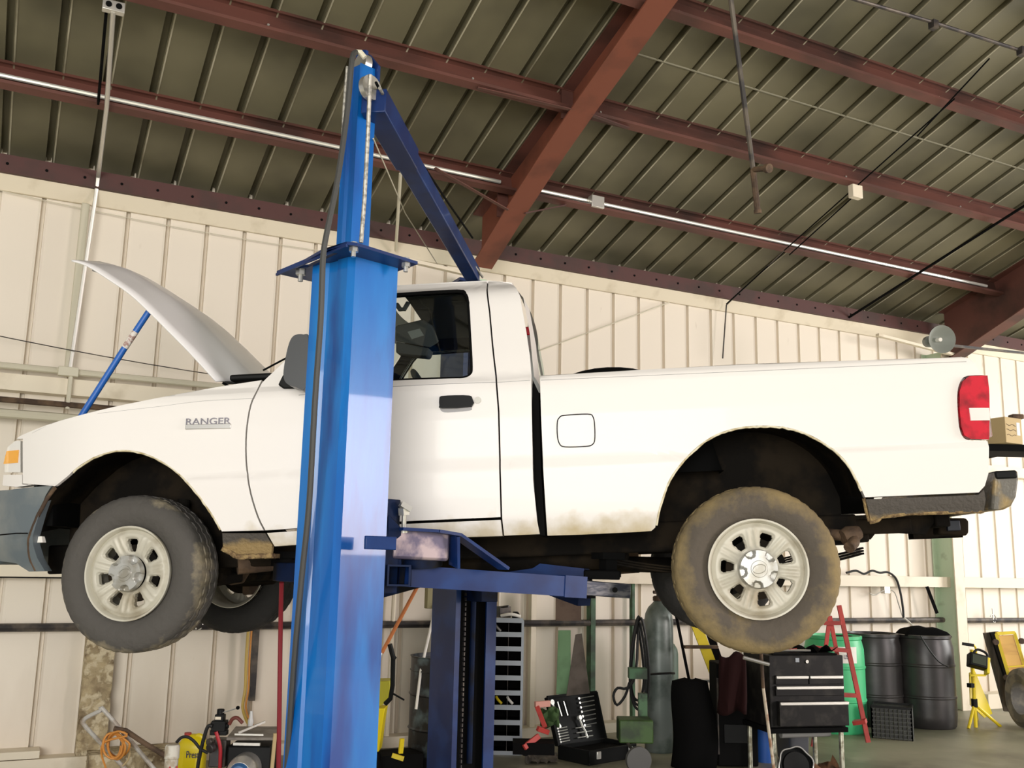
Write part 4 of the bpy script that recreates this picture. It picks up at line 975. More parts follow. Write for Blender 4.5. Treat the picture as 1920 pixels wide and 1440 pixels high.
def rim_mesh(phase):
    mb = MB(); n = 7 * 44; rs = [.078 + (.196 - .078) * k / 30 for k in range(31)]; th0 = math.radians(phase)
    def hole(r, a):
        d = ((a - th0) % (2 * PI / 7)); d = min(d, 2 * PI / 7 - d) * r
        u = (r - .127) / .0300; w_ = d / (.0215 + .24 * (r - .127)); return abs(u) ** 5 + abs(w_) ** 5 - 1
    def yy(r, a):
        t = (r - .078) / .118
        y = .036 - .022 * math.sin(PI * min(1, t * 1.15) * .5) if t < .85 else .014 + .014 * ((t - .85) / .15)
        hb_ = hole(r, a)
        d = ((a - th0 + PI / 7) % (2 * PI / 7)); d = (d if d < PI / 7 else d - 2 * PI / 7) * r
        if .086 < r < .185:
            w2 = min(1, (r - .086) / .015, (.185 - r) / .02)
            y -= w2 * .0045 * (math.exp(-((abs(d) - .014) / .008) ** 2))
            if hb_ < 2.5: y += .010 * (1 - min(1, max(0, hb_) / 2.5)) * w2
        return y
    g = [[mb.bm.verts.new((r * math.cos(2 * PI * i / n), yy(r, 2 * PI * i / n), r * math.sin(2 * PI * i / n))) for i in range(n)] for r in rs]
    for k in range(len(rs) - 1):
        for i in range(n):
            rc = (rs[k] + rs[k + 1]) / 2; ac = 2 * PI * (i + .5) / n
            if hole(rc, ac) > 0: mb.bm.faces.new((g[k][i], g[k][(i + 1) % n], g[k + 1][(i + 1) % n], g[k + 1][i]))
    be = [e for e in mb.bm.edges if len(e.link_faces) == 1]
    r = bmesh.ops.extrude_edge_only(mb.bm, edges=be)
    for v_ in r['geom']:
        if isinstance(v_, bmesh.types.BMVert): v_.co.y += .022
    for v_ in [v for v in mb.bm.verts if not v.link_faces]: mb.bm.verts.remove(v_)
    # rim lip and barrel
    prof = [(.196, .030), (.200, .012), (.206, .002), (RR, .001), (RR + .001, .008), (RR - .004, .03), (.196, .05), (.186, .12), (.190, TW - .02), (.206, TW), (.21, TW)]
    mb.lathe([(r_, -y_) for r_, y_ in prof], (0, 0, 0), n=96, R=Matrix(((1, 0, 0), (0, 0, -1), (0, 1, 0))))
    return mb
def cap_mesh():
    mb = MB(); n = 100; rs = [0, .012, .024, .034, .036, .042, .047, .051, .055, .059, .063, .067, .071, .075, .079, .083]
    rings = []
    for r in rs:
        if r == 0: rings.append([mb.bm.verts.new((0, -.020, 0))]); continue
        ring = []
        for i in range(n):
            a = 2 * PI * i / n; lob = math.cos(5 * (a - .75)); y = -.020 + .10 * max(0, r - .05) ** 1.0 * .25
            if .033 < r < .035: y += .0
            if r >= .036: y += .003
            ds = min(math.hypot(r * math.cos(a) - .074 * math.cos(.55 + 2 * PI * q / 5), r * math.sin(a) - .074 * math.sin(.55 + 2 * PI * q / 5)) for q in range(5))
            y += .024 * max(0, min(1, (.023 - ds) / .006))
            if r > .080: y = .014
            ring.append(mb.bm.verts.new((r * math.cos(a), y, r * math.sin(a))))
        rings.append(ring)
    for A, B in zip(rings, rings[1:]):
        for i in range(n):
            j = (i + 1) % n
            if len(A) == 1: mb.bm.faces.new((A[0], B[j], B[i]))
            else: mb.bm.faces.new((A[i], A[j], B[j], B[i]))
    mb.tube([(.028 * math.cos(t), -.0215, .018 * math.sin(t)) for t in [2 * PI * k / 32 for k in range(32)]], .0012, 6, closed=True)
    return mb
tire_proto = None
def wheel(loc, rotz, tm, rm, cm, phase, mir=False, extra=0.0, lbl=None):
    global tire_proto
    # wheel meshes share data; each copy is placed by its own local transform under the truck
    key = ('t', mir)
    if tire_proto is None:
        t = tire_mesh().build('tire', tm, truck, local=True, angle=28)
        r = rim_mesh(0).build('rim', rm, t, local=True, angle=40)
        c = cap_mesh().build('hub_cap', cm, t, local=True, angle=40)
        mb = MB(); mb.cyl((0, .06, 0), (0, .085, 0), .13, n=32); d = mb.build('brake_disc', M_under, t, local=True)
        tire_proto = (t, r, c, d)
        for o in (t, r, c):
            o.material_slots[0].link = 'OBJECT'
    else:
        P = tire_proto; t = P[0].copy(); COL.objects.link(t); t.parent = truck; MW[t.name] = TM
        kids = []
        for k in P[1:]:
            q = k.copy(); COL.objects.link(q); q.parent = t; kids.append(q)
        r, c, d = kids
    t.material_slots[0].material = tm; r.material_slots[0].material = rm; c.material_slots[0].material = cm
    t.location = loc; t.rotation_euler = (0, extra, rotz + (PI if mir else 0))
    t.rotation_mode = 'ZYX' if False else 'XYZ'
    r.rotation_euler = (0, -math.radians(phase), 0); c.rotation_euler = (0, -math.radians(phase) * .7, 0)
    if lbl: t['label'] = lbl
    return t
q = pl(1425, 1067, .035); 
wheel((0.0, .035, -.002), 0, M_tireR, M_rim, M_cap, 19.0, lbl='rear tire caked with yellow-brown mud')
fq = pl(236, 1075, .09)
wheel((fq.x, .095, fq.z), -math.radians(7), M_tireF, M_rim, M_cap, 34.5, lbl='cleaner front tire, turned slightly')
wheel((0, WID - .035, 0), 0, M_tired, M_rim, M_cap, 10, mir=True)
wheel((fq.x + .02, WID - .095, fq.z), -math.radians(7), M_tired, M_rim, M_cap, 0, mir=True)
# hood prop: blue handle
root = thing('prop_pole', dep(165, 760, 4.9), 'blue painted wooden handle propping up the open bonnet', 'handle')
a, b, c, d, e = [T(*pl(x, y, .22)) for x, y in ((150, 785), (234, 652), (254, 622), (262, 610), (280, 583))]
bt = a + (a - e).normalized() * .15
mb = MB(); mb.tube([bt, b], .0155, 14); mb.build('shaft', mat('blue_handle_paint', (.02, .13, .50), .4), root)
mb = MB(); mb.tube([b, c], .0162, 14); mb.build('paper_sleeve', mat('worn_label', (.75, .70, .66), .7, c2=(.4, .25, .22), scale=60, lo=.5, hi=.6), root)
mb = MB(); mb.tube([c, e], .0155, 14); mb.build('shaft', mat('blue_handle_paint', (.02, .13, .50), .4), root)

# black load lying in the bed, just showing over the rail
cen = pl(1138, 690, .55); rows = []
for i in range(17):
    x_ = -.50 + 1.0 * i / 16; r = []
    for j in range(11):
        y_ = -.30 + .60 * j / 10; e = max(0, 1 - (x_ / .50) ** 2) * max(0, 1 - (y_ / .30) ** 2)
        r.append(TM @ V((cen.x + x_, .55 + y_, .445 + (cen.z - .445) * e ** .35)))
    rows.append(r)
mb = MB(); mb.grid(rows); solo(mb, 'black_tarp', M_cloth, 'black tarp-covered load in the truck bed, barely showing above the rail', 'tarp', angle=80)

# ================================================================== THINGS ALONG THE WALL
HR = V((.893, -.45, 0)).normalized(); HF = V((.45, .893, 0)).normalized()   # sideways / away as the aisle sees it
RZ_ = Matrix((HR, HF, V((0, 0, 1)))).transposed()
def g(x, y, dz=0.0): p = flr(x, y); return V((p.x, p.y, dz))
def at(x, y, Z): return dep(x, y, Z)
# plastic drums
def drum(x, y, r, h, m, label, group=None, lid=True, dent=False):
    p = flr(x, y) + HF * r; p.z = 0; root = thing('plastic_drum', p, label, 'drum', group)
    mb = MB(); mb.lathe([(0, .0), (r * .90, .0), (r * .95, .02), (r * .985, .12), (r * .985, h * .315), (r * 1.01, h * .325), (r * 1.01, h * .34), (r * .985, h * .35), (r * .985, h * .655), (r * 1.01, h * .665), (r * 1.01, h * .68), (r * .985, h * .69), (r * .97, h * .86), (r * .90, h * .955), (r * .93, h * .965), (r * .93, h * .995), (r * .88, h), (r * .86, h * .97), (0, h * .97)], p, n=48); mb.build('body', m, root)
    if lid:
        mb = MB(); mb.lathe([(r * .30, 0), (r * .34, .02), (0, .022)], p + V((.0, .0, h * .97)) + HR * r * .3, n=20); mb.build('bung', M_gap, root)
    return root, p, h
gd, gp, gh = drum(1588, 1379, .285, .89, M_barg, 'bright green plastic drum with a white paper sign', lid=True)
dr = (V((gp.x, gp.y, 0)) - CAM); 
sp = at(1618, 1234, 8.93); nd = (sp - V((gp.x, gp.y, sp.z))); nd.z = 0; nd.normalize()
tn = V((nd.y, -nd.x, 0)) * -1
mb = MB(); rows = []
a0 = math.atan2(nd.y, nd.x)
for z in (sp.z - .075, sp.z + .075): rows.append([(gp.x + .287 * math.cos(a0 + t), gp.y + .287 * math.sin(a0 + t), z) for t in [-.33 + .066 * k for k in range(11)]])
mb.grid(rows); sg = mb.build('paper_sign', M_paper, gd)
text_mesh('USED', .07, facing(V((gp.x, gp.y, sp.z - .015)) + nd * .2895, nd), M_ink, 'sign_lettering', sg, .0006, fit=(.085, .040))
drum(1663, 1366, .285, .89, M_barb, 'black plastic drum directly right of the green one, behind the crate')
d2, p2, h2 = drum(1763, 1370, .285, .89, M_barb, 'black plastic drum with a black bag lying on its lid')
mb = MB(); rows = []
c = p2 + V((0, 0, h2))
for i in range(15):
    r = []
    for j in range(11):
        x_ = -.24 + .48 * i / 14; y_ = -.16 + .32 * j / 10; e = (1 - abs(x_ / .24) ** 3) * (1 - abs(y_ / .16) ** 3)
        r.append(c + HR * x_ + HF * y_ + V((0, 0, -.015 + .09 * max(0, e) ** .5 * (1 + .35 * noise.noise(V((x_ * 9, y_ * 9, 1)))))))
    rows.append(r)
mb.grid(rows); mb.face([rows[0][0], rows[-1][0], rows[-1][-1], rows[0][-1]]); solo(mb, 'black_bag', M_cloth, 'crumpled black bag lying on the right black drum', 'bag', angle=70)
pipe('strap', cr([tuple(at(1726, 1192, 9.4)), tuple(at(1740, 1215, 9.35)), tuple(at(1760, 1240, 9.33)), tuple(at(1778, 1250, 9.33))], 4), .008, M_rubber, 'black strap trailing down the front of the right drum', 'strap')
# steel drum behind the near post
p = flr(830, 1448) + HF * .27; p.z = 0; sd = thing('steel_drum', p, 'black steel oil drum between the two blue lift posts', 'drum')
r = .285; h = .80
mb = MB(); mb.lathe([(0, 0), (r, 0), (r, h * .33), (r + .01, h * .345), (r, h * .36), (r, h * .64), (r + .01, h * .655), (r, h * .67), (r, h * .86), (r + .008, h * .87), (r, h * .88), (r, h - .01), (r + .008, h), (r - .01, h), (r - .01, h - .03), (0, h - .03)], p, n=48); mb.build('body', mat('scratched_black_drum', (.015, .015, .016), .35, c2=(.10, .14, .15), scale=7, lo=.56, hi=.70, detail=10), sd)
# milk crate
c0 = g(1711, 1390); W_, D_, H_ = .34, .30, .28
Rm = Matrix((HR, HF, V((0, 0, 1)))).transposed(); Rc_ = Matrix.Rotation(math.radians(-24), 3, 'Z') @ Rm
root = thing('milk_crate', c0, 'black plastic milk crate lying on the floor in front of the drums', 'crate')
cx, cy = Rc_ @ V((1, 0, 0)), Rc_ @ V((0, 1, 0)); O_ = c0 - cx * W_
def cp(a, b, c_): return O_ + cx * a + cy * b + V((0, 0, c_))
mb = MB()
for s in (0, 1):
    for k in range(8): z = .012 + k * (H_ - .024) / 7; mb.beam(cp(0, s * D_, z), cp(W_, s * D_, z), .008, .012); mb.beam(cp(s * W_, 0, z), cp(s * W_, D_, z), .008, .012)
    for k in range(10):
        t = k / 9; mb.beam(cp(W_ * t, s * D_, 0), cp(W_ * t, s * D_, H_), .008, .012); mb.beam(cp(s * W_, D_ * t, 0), cp(s * W_, D_ * t, H_), .008, .012)
mb.build('lattice', mat('worn_crate_edge', (.04, .043, .035), .5), root)
mb = MB(); mb.box(cp(W_ / 2, D_ / 2, H_ / 2), (W_ - .02, D_ - .02, H_ - .01), Rc_); mb.build('side_sheet', mat('black_crate_plastic', (.02, .02, .018), .5, c2=(.14, .155, .11), scale=18, lo=.6, hi=.68, stretch=(1, 1, 3)), root)
mb = MB()
for a, b in ((cp(0, 0, H_), cp(W_, 0, H_)), (cp(0, D_, H_), cp(W_, D_, H_)), (cp(0, 0, H_), cp(0, D_, H_)), (cp(W_, 0, H_), cp(W_, D_, H_))): mb.beam(a, b, .018, .022)
mb.build('rim', M_black, root)
# yellow tripod work light
Zt = 9.75
root = thing('work_light_stand', g(1836, 1360), 'yellow tripod work light stand beside the right drum', 'work light')
ft = [g(1816, 1366), g(1876, 1362), g(1832, 1350)]; hub = at(1827, 1320, 9.75); top_ = at(1822, 1218, 9.8)
for i, f in enumerate(ft): mb = MB(); mb.tube([f, hub + (f - hub) * .02], .016); mb.build('leg', M_yel, root)
mb = MB(); mb.tube([hub + V((0, 0, -.25)), hub, top_], .018); mb.build('mast', M_yel, root)
mb = MB(); mb.cyl(hub + V((0, 0, -.03)), hub + V((0, 0, .05)), .03); mb.box(at(1820, 1285, 9.72), (.05, .05, .04)); mb.build('clamp', M_black, root)
mb = MB(); mb.beam(at(1818, 1266, 9.7), at(1848, 1266, 9.7), .02, .02); mb.build('crossbar', M_yel, root)
hc = at(1832, 1240, 9.6); hR = RZ_ @ Matrix.Rotation(-.35, 3, 'X') @ Matrix.Rotation(.25, 3, 'Y')
mb = MB(); mb.box(hc, (.17, .10, .13), hR); hd = mb.build('lamp_head', M_black, root, bevel=.01)
mb = MB(); mb.box(hc + hR @ V((0, -.052, 0)), (.13, .008, .09), hR); mb.build('lamp_glass', mat('dark_lamp_glass', (.05, .06, .04), .1), hd)
mb = MB(); mb.tube(cr([tuple(hc + hR @ V((-.04, 0, .065))), tuple(hc + hR @ V((0, 0, .12))), tuple(hc + hR @ V((.09, 0, .10))), tuple(hc + hR @ V((.11, 0, .0)))], 4), .012); mb.build('lamp_handle', M_black, hd)
mb = MB(); mb.box(hc + hR @ V((.10, .01, -.02)), (.03, .08, .16), hR); mb.build('lamp_side', M_yel, hd, bevel=.006)
mb = MB(); mb.tube(cr([tuple(at(1805, 1208, 9.8)), tuple(at(1826, 1210, 9.8)), tuple(at(1830, 1222, 9.8)), tuple(at(1830, 1240, 9.8))], 3), .010); mb.build('cord_hook', M_yel, root)
mb = MB(); mb.beam(at(1805, 1207, 9.78), at(1825, 1210, 9.78), .03, .03); mb.build('grip', M_black, root)
# yellow folding sign leaning behind it
q = [at(1818, 1262, 9.95), at(1828, 1258, 9.95), at(1861, 1338, 9.85), at(1846, 1346, 9.8), at(1820, 1322, 9.85)]
mb = MB(); mb.prism(q, HF * .02); solo(mb, 'floor_sign', M_yelp, 'yellow plastic floor sign behind the tripod', 'sign', base=None)
# boards and creepers leaning at the right
def leaner(name, px, Z, th, m, label, cat, **k):
    mb = MB(); mb.prism([at(x, y, z) for (x, y), z in zip(px, Z)], HF * th); return solo(mb, name, m, label, cat, **k)
leaner('leaning_board', [(1845, 1187), (1856, 1186), (1905, 1335), (1884, 1334)], (10.35, 10.35, 10.2, 10.2), .03, mat('dark_plank', (.05, .045, .035), .8, c2=(.11, .09, .07), scale=6, stretch=(3, 3, .4)), 'dark weathered plank leaning on the wall at the far right', 'board')
leaner('leaning_board', [(1857, 1186), (1872, 1184), (1918, 1330), (1906, 1335)], (10.32, 10.32, 10.15, 10.15), .04, M_black, 'black board leaning right behind the yellow creeper', 'board')
cz = 10.05; root = thing('mechanic_creeper', g(1925, 1335), 'yellow wooden creeper with small wheels leaning upright at the right edge', 'creeper')
q = [at(1868, 1188, 10.2), at(1902, 1186, 10.2), at(1942, 1318, 10.0), at(1908, 1322, 10.0)]
mb = MB(); mb.prism([q[0] + (q[3] - q[0]) * .03 + (q[1] - q[0]) * .1, q[1] + (q[2] - q[1]) * .03 - (q[1] - q[0]) * .1, q[2] - (q[2] - q[3]) * .1, q[3] + (q[2] - q[3]) * .1], HF * .012); mb.build('board', M_wood, root)
mb = MB()
for a, b in ((q[0], q[3]), (q[1], q[2]), (q[0], q[1]), (q[3], q[2])): mb.beam(a, b, .035, .03)
mb.beam(q[0].lerp(q[3], .47) - HF * .015, q[1].lerp(q[2], .47) - HF * .015, .02, .012); mb.build('frame', M_yel, root)
for a in (q[0].lerp(q[3], .12), q[0].lerp(q[3], .62), q[1].lerp(q[2], .12)):
    mb = MB(); s = -1 if a != q[1].lerp(q[2], .12) else 1; mb.cyl(a + HR * .04 * s - HF * .03, a + HR * .04 * s - HF * .005, .03, n=18); mb.build('caster', M_brown, root)
# wheel at the right edge
c = at(1926, 1309, 9.75); root = thing('spare_tire', V((c.x, c.y, 0)), 'grey dusty tire standing at the right edge of the picture', 'tire')
rt = c.z; mb = MB(); mb.lathe([(rt * .55, -.08), (rt * .8, -.10), (rt * .96, -.08), (rt, -.04), (rt, .04), (rt * .96, .08), (rt * .8, .10), (rt * .55, .08), (rt * .55, -.08)], c, HR * 1.0 + HF * .02, 40); mb.build('rubber', mat('grey_tire', (.10, .095, .085), .8, c2=(.2, .18, .14), scale=8), root)
# low box beside the creeper
mb = MB(); mb.box(wall(1866, 1300, 7.9) + V((0, 0, .02)), (.5, .2, .16)); o = solo(mb, 'concrete_block', M_trim, 'pale block at the wall foot behind the tripod', 'block')
o.location.z = 0.0
# shelf and carton high on the right wall
sh = thing('wall_shelf', wall(1890, 840, 7.75), 'dark steel wall shelf to the right of the tail light', 'shelf')
a = at(1840, 842, 9.9); mb = MB(); mb.box(a + HR * .25 + HF * .1, (.75, .5, .07), RZ_); mb.build('tray', M_gap, sh)
mb = MB(); mb.beam(a + HR * .4 + HF * .2, V((a.x + .5, WY - .02, a.z - .1)), .04, .04); mb.build('arm', M_gap, sh)
cb = at(1882, 812, 9.8); cb.z = a.z + .035
root = thing('cardboard_box', cb, 'small printed cardboard box sitting on the dark wall shelf', 'box')
hb = at(1882, 785, 9.8).z - cb.z; Rb = RZ_ @ Matrix.Rotation(.5, 3, 'Z')
mb = MB(); mb.box(cb + V((0, 0, hb / 2)), (.26, .22, hb), Rb); mb.build('carton', M_card, root, bevel=.003)
mb = MB(); mb.box(cb + V((0, 0, hb / 2)) + Rb @ V((.07, -.112, .02)), (.05, .003, hb * .5), Rb); mb.build('label', M_paper, root)
for k in range(3): mb = MB(); mb.tube([cb + V((0, 0, hb * (.3 + .2 * k))) + Rb @ V((-.11 + .02 * i, -.112, .008 * math.sin(i * 1.3 + k))) for i in range(8)], .0025, 5); mb.build('printed_line', M_brown, root)
mb = MB(); mb.box(at(1905, 782, 10.0), (.12, .1, .05), RZ_); solo(mb, 'dark_part', M_brown, 'dark rusty part lying behind the cardboard box on the shelf', 'machine part', bevel=.01)
# hoses and wires on the wall at right
pipe('wall_cable', cr([tuple(wall(x, y, 7.9)) for x, y in ((1587, 1074), (1605, 1070), (1620, 1076), (1635, 1070), (1650, 1074), (1665, 1073), (1680, 1085), (1688, 1110), (1693, 1140), (1694, 1158))], 4), .012, M_rubber, 'black cable draped along the wall rail and hanging down at right', 'cable')
pipe('wall_cable', cr([tuple(wall(x, y, 7.9)) for x, y in ((1694, 1158), (1703, 1165), (1712, 1174))], 4), .010, M_cond, 'short grey cable end below the black wall cable', 'cable')
pipe('wall_cable', cr([tuple(wall(x, y, 7.95)) for x, y in ((1630, 1112), (1640, 1116), (1655, 1108), (1668, 1106), (1678, 1112), (1684, 1130), (1692, 1155))], 4), .006, M_cond, 'thin white cable looping on the wall under the rail', 'cable')
mb = MB(); mb.box(wall(1660, 1104, 7.97), (.09, .06, .10)); solo(mb, 'cable_clip', M_cond, 'small grey fitting holding the white wall cable', 'fitting', bevel=.004)
mb = MB(); mb.beam(wall(1738, 1100, 7.9), wall(1757, 1150, 7.85), .03, .03); solo(mb, 'column_brace', M_gap, 'short black diagonal bar left of the pale green column', 'bar')
for (x, y) in ((1862, 1160), (368, 1170)):
    pp_ = wall(x, y, 7.97); mb = MB(); mb.tube([pp_ + V((.05 * math.cos(t), -.0, .05 * math.sin(t) + .0)) for t in [-1.2 + .35 * k for k in range(12)]], .006); mb.beam(pp_ + V((0, 0, -.04)), pp_ + V((0, 0, .12)), .012, .012)
    solo(mb, 'pipe_hook', M_cond, 'small wire hook on the pipe right of the green column' if x > 1000 else 'small metal hook on the dark pipe just right of the front tire', 'hook')
# tool chest on its stand
fl = g(1455, 1463); fr = g(1583, 1459); bl = g(1386, 1437); br = g(1510, 1428)
ux = (fr - fl).normalized(); Wc = (fr - fl).length; uy = V((-ux.y, ux.x, 0)); Dc = .42
Rk = Matrix((ux, uy, V((0, 0, 1)))).transposed()
root = thing('tool_chest', fl, 'black steel tool chest with bright drawer pulls on tall tubular legs', 'tool chest')
zt = at(1520, 1232, 7.15).z; zb = at(1520, 1366, 7.15).z
def kp(a, b, c_): return fl + ux * a + uy * b + V((0, 0, c_))
mb = MB(); mb.box(kp(Wc / 2, Dc / 2, (zb + zt) / 2), (Wc + .06, Dc, zt - zb), Rk); body = mb.build('body', M_chest, root, bevel=.006)
hh = zt - zb
def drawer(x0, x1, z0, z1, out=.0):
    mb = MB(); mb.box(kp((x0 + x1) / 2, -.008 - out / 2, (z0 + z1) / 2), (x1 - x0, .02 + out, z1 - z0), Rk); d = mb.build('drawer', M_chest, root, bevel=.003)
    mb = MB(); mb.box(kp((x0 + x1) / 2, -.024 - out, z1 - .012), (x1 - x0 - .006, .018, .022), Rk); mb.build('drawer_pull', M_alu, d, bevel=.004); return d
e = -.01; drawer(e + .02, Wc / 2 + .0, zb + hh * .60, zb + hh * .72); drawer(Wc / 2 + .008, Wc + .01, zb + hh * .60, zb + hh * .72)
drawer(e + .02, Wc + .01, zb + hh * .44, zb + hh * .575); drawer(e + .03, Wc + .03, zb + hh * .03, zb + hh * .365, .03)
mb = MB(); mb.cyl(kp(Wc * .5, -.002, zt - .045), kp(Wc * .5, -.012, zt - .045), .012, n=16); mb.build('lock', M_gchrome, root)
mb = MB()
for k in range(1): mb.box(kp(Wc * .36, -.003, zt - .035), (.03, .004, .03), Rk)
mb.build('chipped_corner', M_grey, root)
mb = MB(); mb.box(kp(Wc / 2, Dc / 2, zb - .02), (Wc + .08, Dc + .03, .035), Rk); mb.build('stand_frame', M_gap, root)
for a, b in ((.0, .02), (Wc, .02), (.0, Dc - .02), (Wc, Dc - .02)):
    mb = MB(); mb.cyl(kp(a, b, 0), kp(a, b, zb - .03), .018, n=16); mb.build('leg', mat('scuffed_chrome_tube', (.62, .62, .50), .3, metal=.7, c2=(.3, .28, .2), scale=20), root)
# open top tray with tools in it
mb = MB(); mb.box(kp(Wc / 2, Dc * .5, zt + .006), (Wc - .02, Dc - .03, .012), Rk); mb.build('top_tray', M_gap, root)
tools = [((.10, .12), (.34, .05), .012, M_gchrome, 'chrome wrench lying nearest the front on the tool chest', 'wrench'), ((.06, .22), (.25, .30), .010, M_dgreen, 'green handled tool lying at the back left of the tool chest', 'hand tool'), ((.22, .14), (.40, .26), .012, M_redp, 'red handled tool lying across the tool chest top', 'hand tool')]
for (a, b, r_, m_, l_, c_) in tools:
    mb = MB(); mb.tube([kp(a[0], a[1], zt + .024), kp(b[0], b[1], zt + .03)], r_ * .7); mb.cyl(kp(a[0], a[1], zt + .016), kp(a[0], a[1], zt + .036), r_ * 1.6, n=6); solo(mb, 'hand_tool', m_, l_, c_)
mb = MB(); rows = []
for i in range(9): rows.append([kp(.30 + .28 * i / 8, .06 + .26 * j / 6, zt + .012 + .05 * abs(math.sin(i * .9 + .4) * math.cos(j * .8)) ) for j in range(7)])
mb.grid(rows); solo(mb, 'shop_rag', M_cloth, 'black rag bunched on the right half of the tool chest top', 'rag', angle=80)
# jacket hanging at the chest's left
a = at(1352, 1228, 7.0); rows = []
for i in range(12):
    t = i / 11; r = []
    for j in range(10):
        s = j / 9; x_ = 1350 + 48 * s - 3 * t * (1 - s) ; y_ = 1228 + 108 * t + 6 * math.sin(s * 7)
        r.append(at(x_, y_, 7.02 + .05 * math.sin(s * 9 + t * 2) * (.3 + t) * .6))
    rows.append(r)
mb = MB(); mb.grid(rows); solo(mb, 'hanging_coat', M_maroon, 'dark maroon work coat hanging on the left side of the tool chest', 'coat', solid=.03, angle=70)
# closed black cabinet and a covered machine in the shade left of the chest
pa, pb = g(1348, 1440), g(1398, 1440); cw = (pb - pa).length + .10
root = thing('floor_cabinet', pa, 'black closed cabinet in deep shade under the hanging coat', 'cabinet')
zc_ = at(1370, 1250, 7.3).z
mb = MB(); mb.box(pa + HR * cw / 2 + HF * .17 + V((0, 0, zc_ / 2)), (cw, .30, zc_ - .02), RZ_); mb.build('body', M_gap, root, bevel=.01)
mb = MB(); mb.tube([pa + V((0, 0, .1)) - HF * .0, pa + V((0, 0, zc_ * .85))], .008); mb.build('edge_strip', M_pipe, root)
for z in (.25, .5): mb = MB(); mb.box(pa + HR * cw / 2 + HF * .012 + V((0, 0, z)), (cw * .7, .012, .14), RZ_); mb.build('drawer', M_black, root, bevel=.004)
base = g(1308, 1446); rows = []
hm = at(1308, 1282, 7.3).z
for i in range(17):
    t = i / 16; r = []
    for j in range(13):
        a_ = PI * j / 12; w_ = .165 * (1 - .25 * t ** 3) * (1 if t < .98 else .3)
        r.append(base + HF * .17 + HR * (w_ * math.cos(a_) + .02 * math.sin(t * 5)) - HF * (.15 * math.sin(a_)) * (1 - .5 * t ** 4) + V((0, 0, hm * min(1, t * 1.03))))
    rows.append(r)
mb = MB(); mb.grid(rows); solo(mb, 'covered_machine', M_cloth, 'black covered machine on the floor right of the gas cylinders', 'machine', solid=.02, angle=80)
# T handle bar leaning on the chest
root = thing('torque_bar', g(1452, 1475), 'long T-handled bar standing against the tool chest', 'hand tool')
mb = MB(); mb.tube([at(1394, 1233, 6.75), at(1442, 1246, 6.75)], .013, 10); mb.build('handle', M_gchrome, root)
mb = MB(); mb.tube([at(1427, 1226, 6.78), at(1431, 1290, 6.78)], .012); mb.build('upper_shaft', M_brown, root)
mb = MB(); mb.tube([at(1431, 1290, 6.78), at(1452, 1450, 6.8), g(1453, 1483)], .011); mb.build('lower_shaft', mat('worn_cream_shaft', (.6, .52, .40), .5, c2=(.35, .2, .12), scale=12), root)
# clutter below the chest
def bucket(p, r, h, m, label, nm='bucket', cat='bucket'):
    root = thing(nm, p, label, cat); mb = MB(); mb.lathe([(0, 0), (r * .85, 0), (r, h - .02), (r * 1.06, h - .02), (r * 1.06, h), (r * .96, h), (r * .8, .02), (0, .02)], p, n=32); mb.build('body', m, root); return root
bucket(kp(.26, .66, 0), .09, .30, mat('blue_can_paint', (.03, .12, .45), .4), 'blue can standing behind the tool chest legs', 'metal_can', 'can')
mb = MB(); mb.box(kp(Wc - .04, .68, .17), (.16, .22, .34), Rk, taper=1.15); solo(mb, 'waste_bin', mat('dark_grey_bin', (.06, .065, .075), .5), 'dark grey bin under the right end of the tool chest', 'bin', bevel=.015)
c = kp(.07, -.16, .13); root = thing('timing_cover', V((c.x, c.y, 0)), 'round cast aluminium engine cover on the floor under the tool chest', 'engine part')
ax = (-HF * 1 + V((0, 0, .3))).normalized(); mb = MB(); mb.lathe([(0, .02), (.05, .025), (.09, .03), (.095, .0), (.12, -.005), (.125, .02), (.118, .03)], c, ax, 36); mb.build('casting', M_black, root)
Rx = rot_to(ax)
mb = MB(); mb.tube([c + Rx @ V((.122 * math.cos(t) * (1 + .05 * math.sin(6 * t)), .122 * math.sin(t) * (1 + .05 * math.sin(6 * t)), .026)) for t in [2 * PI * k / 40 for k in range(40)]], .006, 6, closed=True); mb.build('flange', M_gchrome, root)
mb = MB(); rows = []
for i in range(9): rows.append([kp(.22 + .30 * i / 8, -.10 + .2 * j / 5, .02 + .13 * abs(noise.noise(V((i * .7, j * .8, 3)))) * 2) for j in range(6)])
mb.grid(rows); solo(mb, 'crumpled_paper', mat('brown_paper_rag', (.28, .14, .07), .9, c2=(.08, .05, .03), scale=10), 'crumpled brown rag on the floor beneath the chest', 'rag', angle=80)
mb = MB(); mb.tube([kp(.10, .1, zb - .06), kp(.5, .1, zb - .055)], .03, 12); solo(mb, 'rolled_grey_rag', mat('grey_roll', (.25, .25, .24), .8), 'grey roll tucked on the stand just under the tool chest', 'roll')
# red stepladder
root = thing('stepladder', g(1600, 1392), 'tall red stepladder standing behind the tool chest', 'stepladder')
Tt = at(1558, 1120, 8.05)
for nm, a, b, r_, m_ in (('rail', (1573, 1135, 8.0), (1628, 1392, 7.75), .035, M_redp), ('rail', (1556, 1155, 8.0), (1571, 1235, 7.95), .03, M_redp), ('rail', (1556, 1155, 8.0), (1524, 1400, 7.8), .03, M_redp)):
    mb = MB(); mb.beam(at(*a), at(*b), r_, r_ * .6, (HF.x, HF.y, 0)); mb.build(nm, m_, root)
for a, b in (((1527, 1214, 7.95), (1592, 1220, 7.9)), ((1545, 1168, 8.0), (1578, 1168, 7.95)), ((1520, 1300, 7.9), (1608, 1304, 7.85)), ((1600, 1355, 7.8), (1624, 1352, 7.75))):
    mb = MB(); mb.beam(at(*a), at(*b), .03, .06, (HF.x, HF.y, 0)); mb.build('step', M_redp, root)
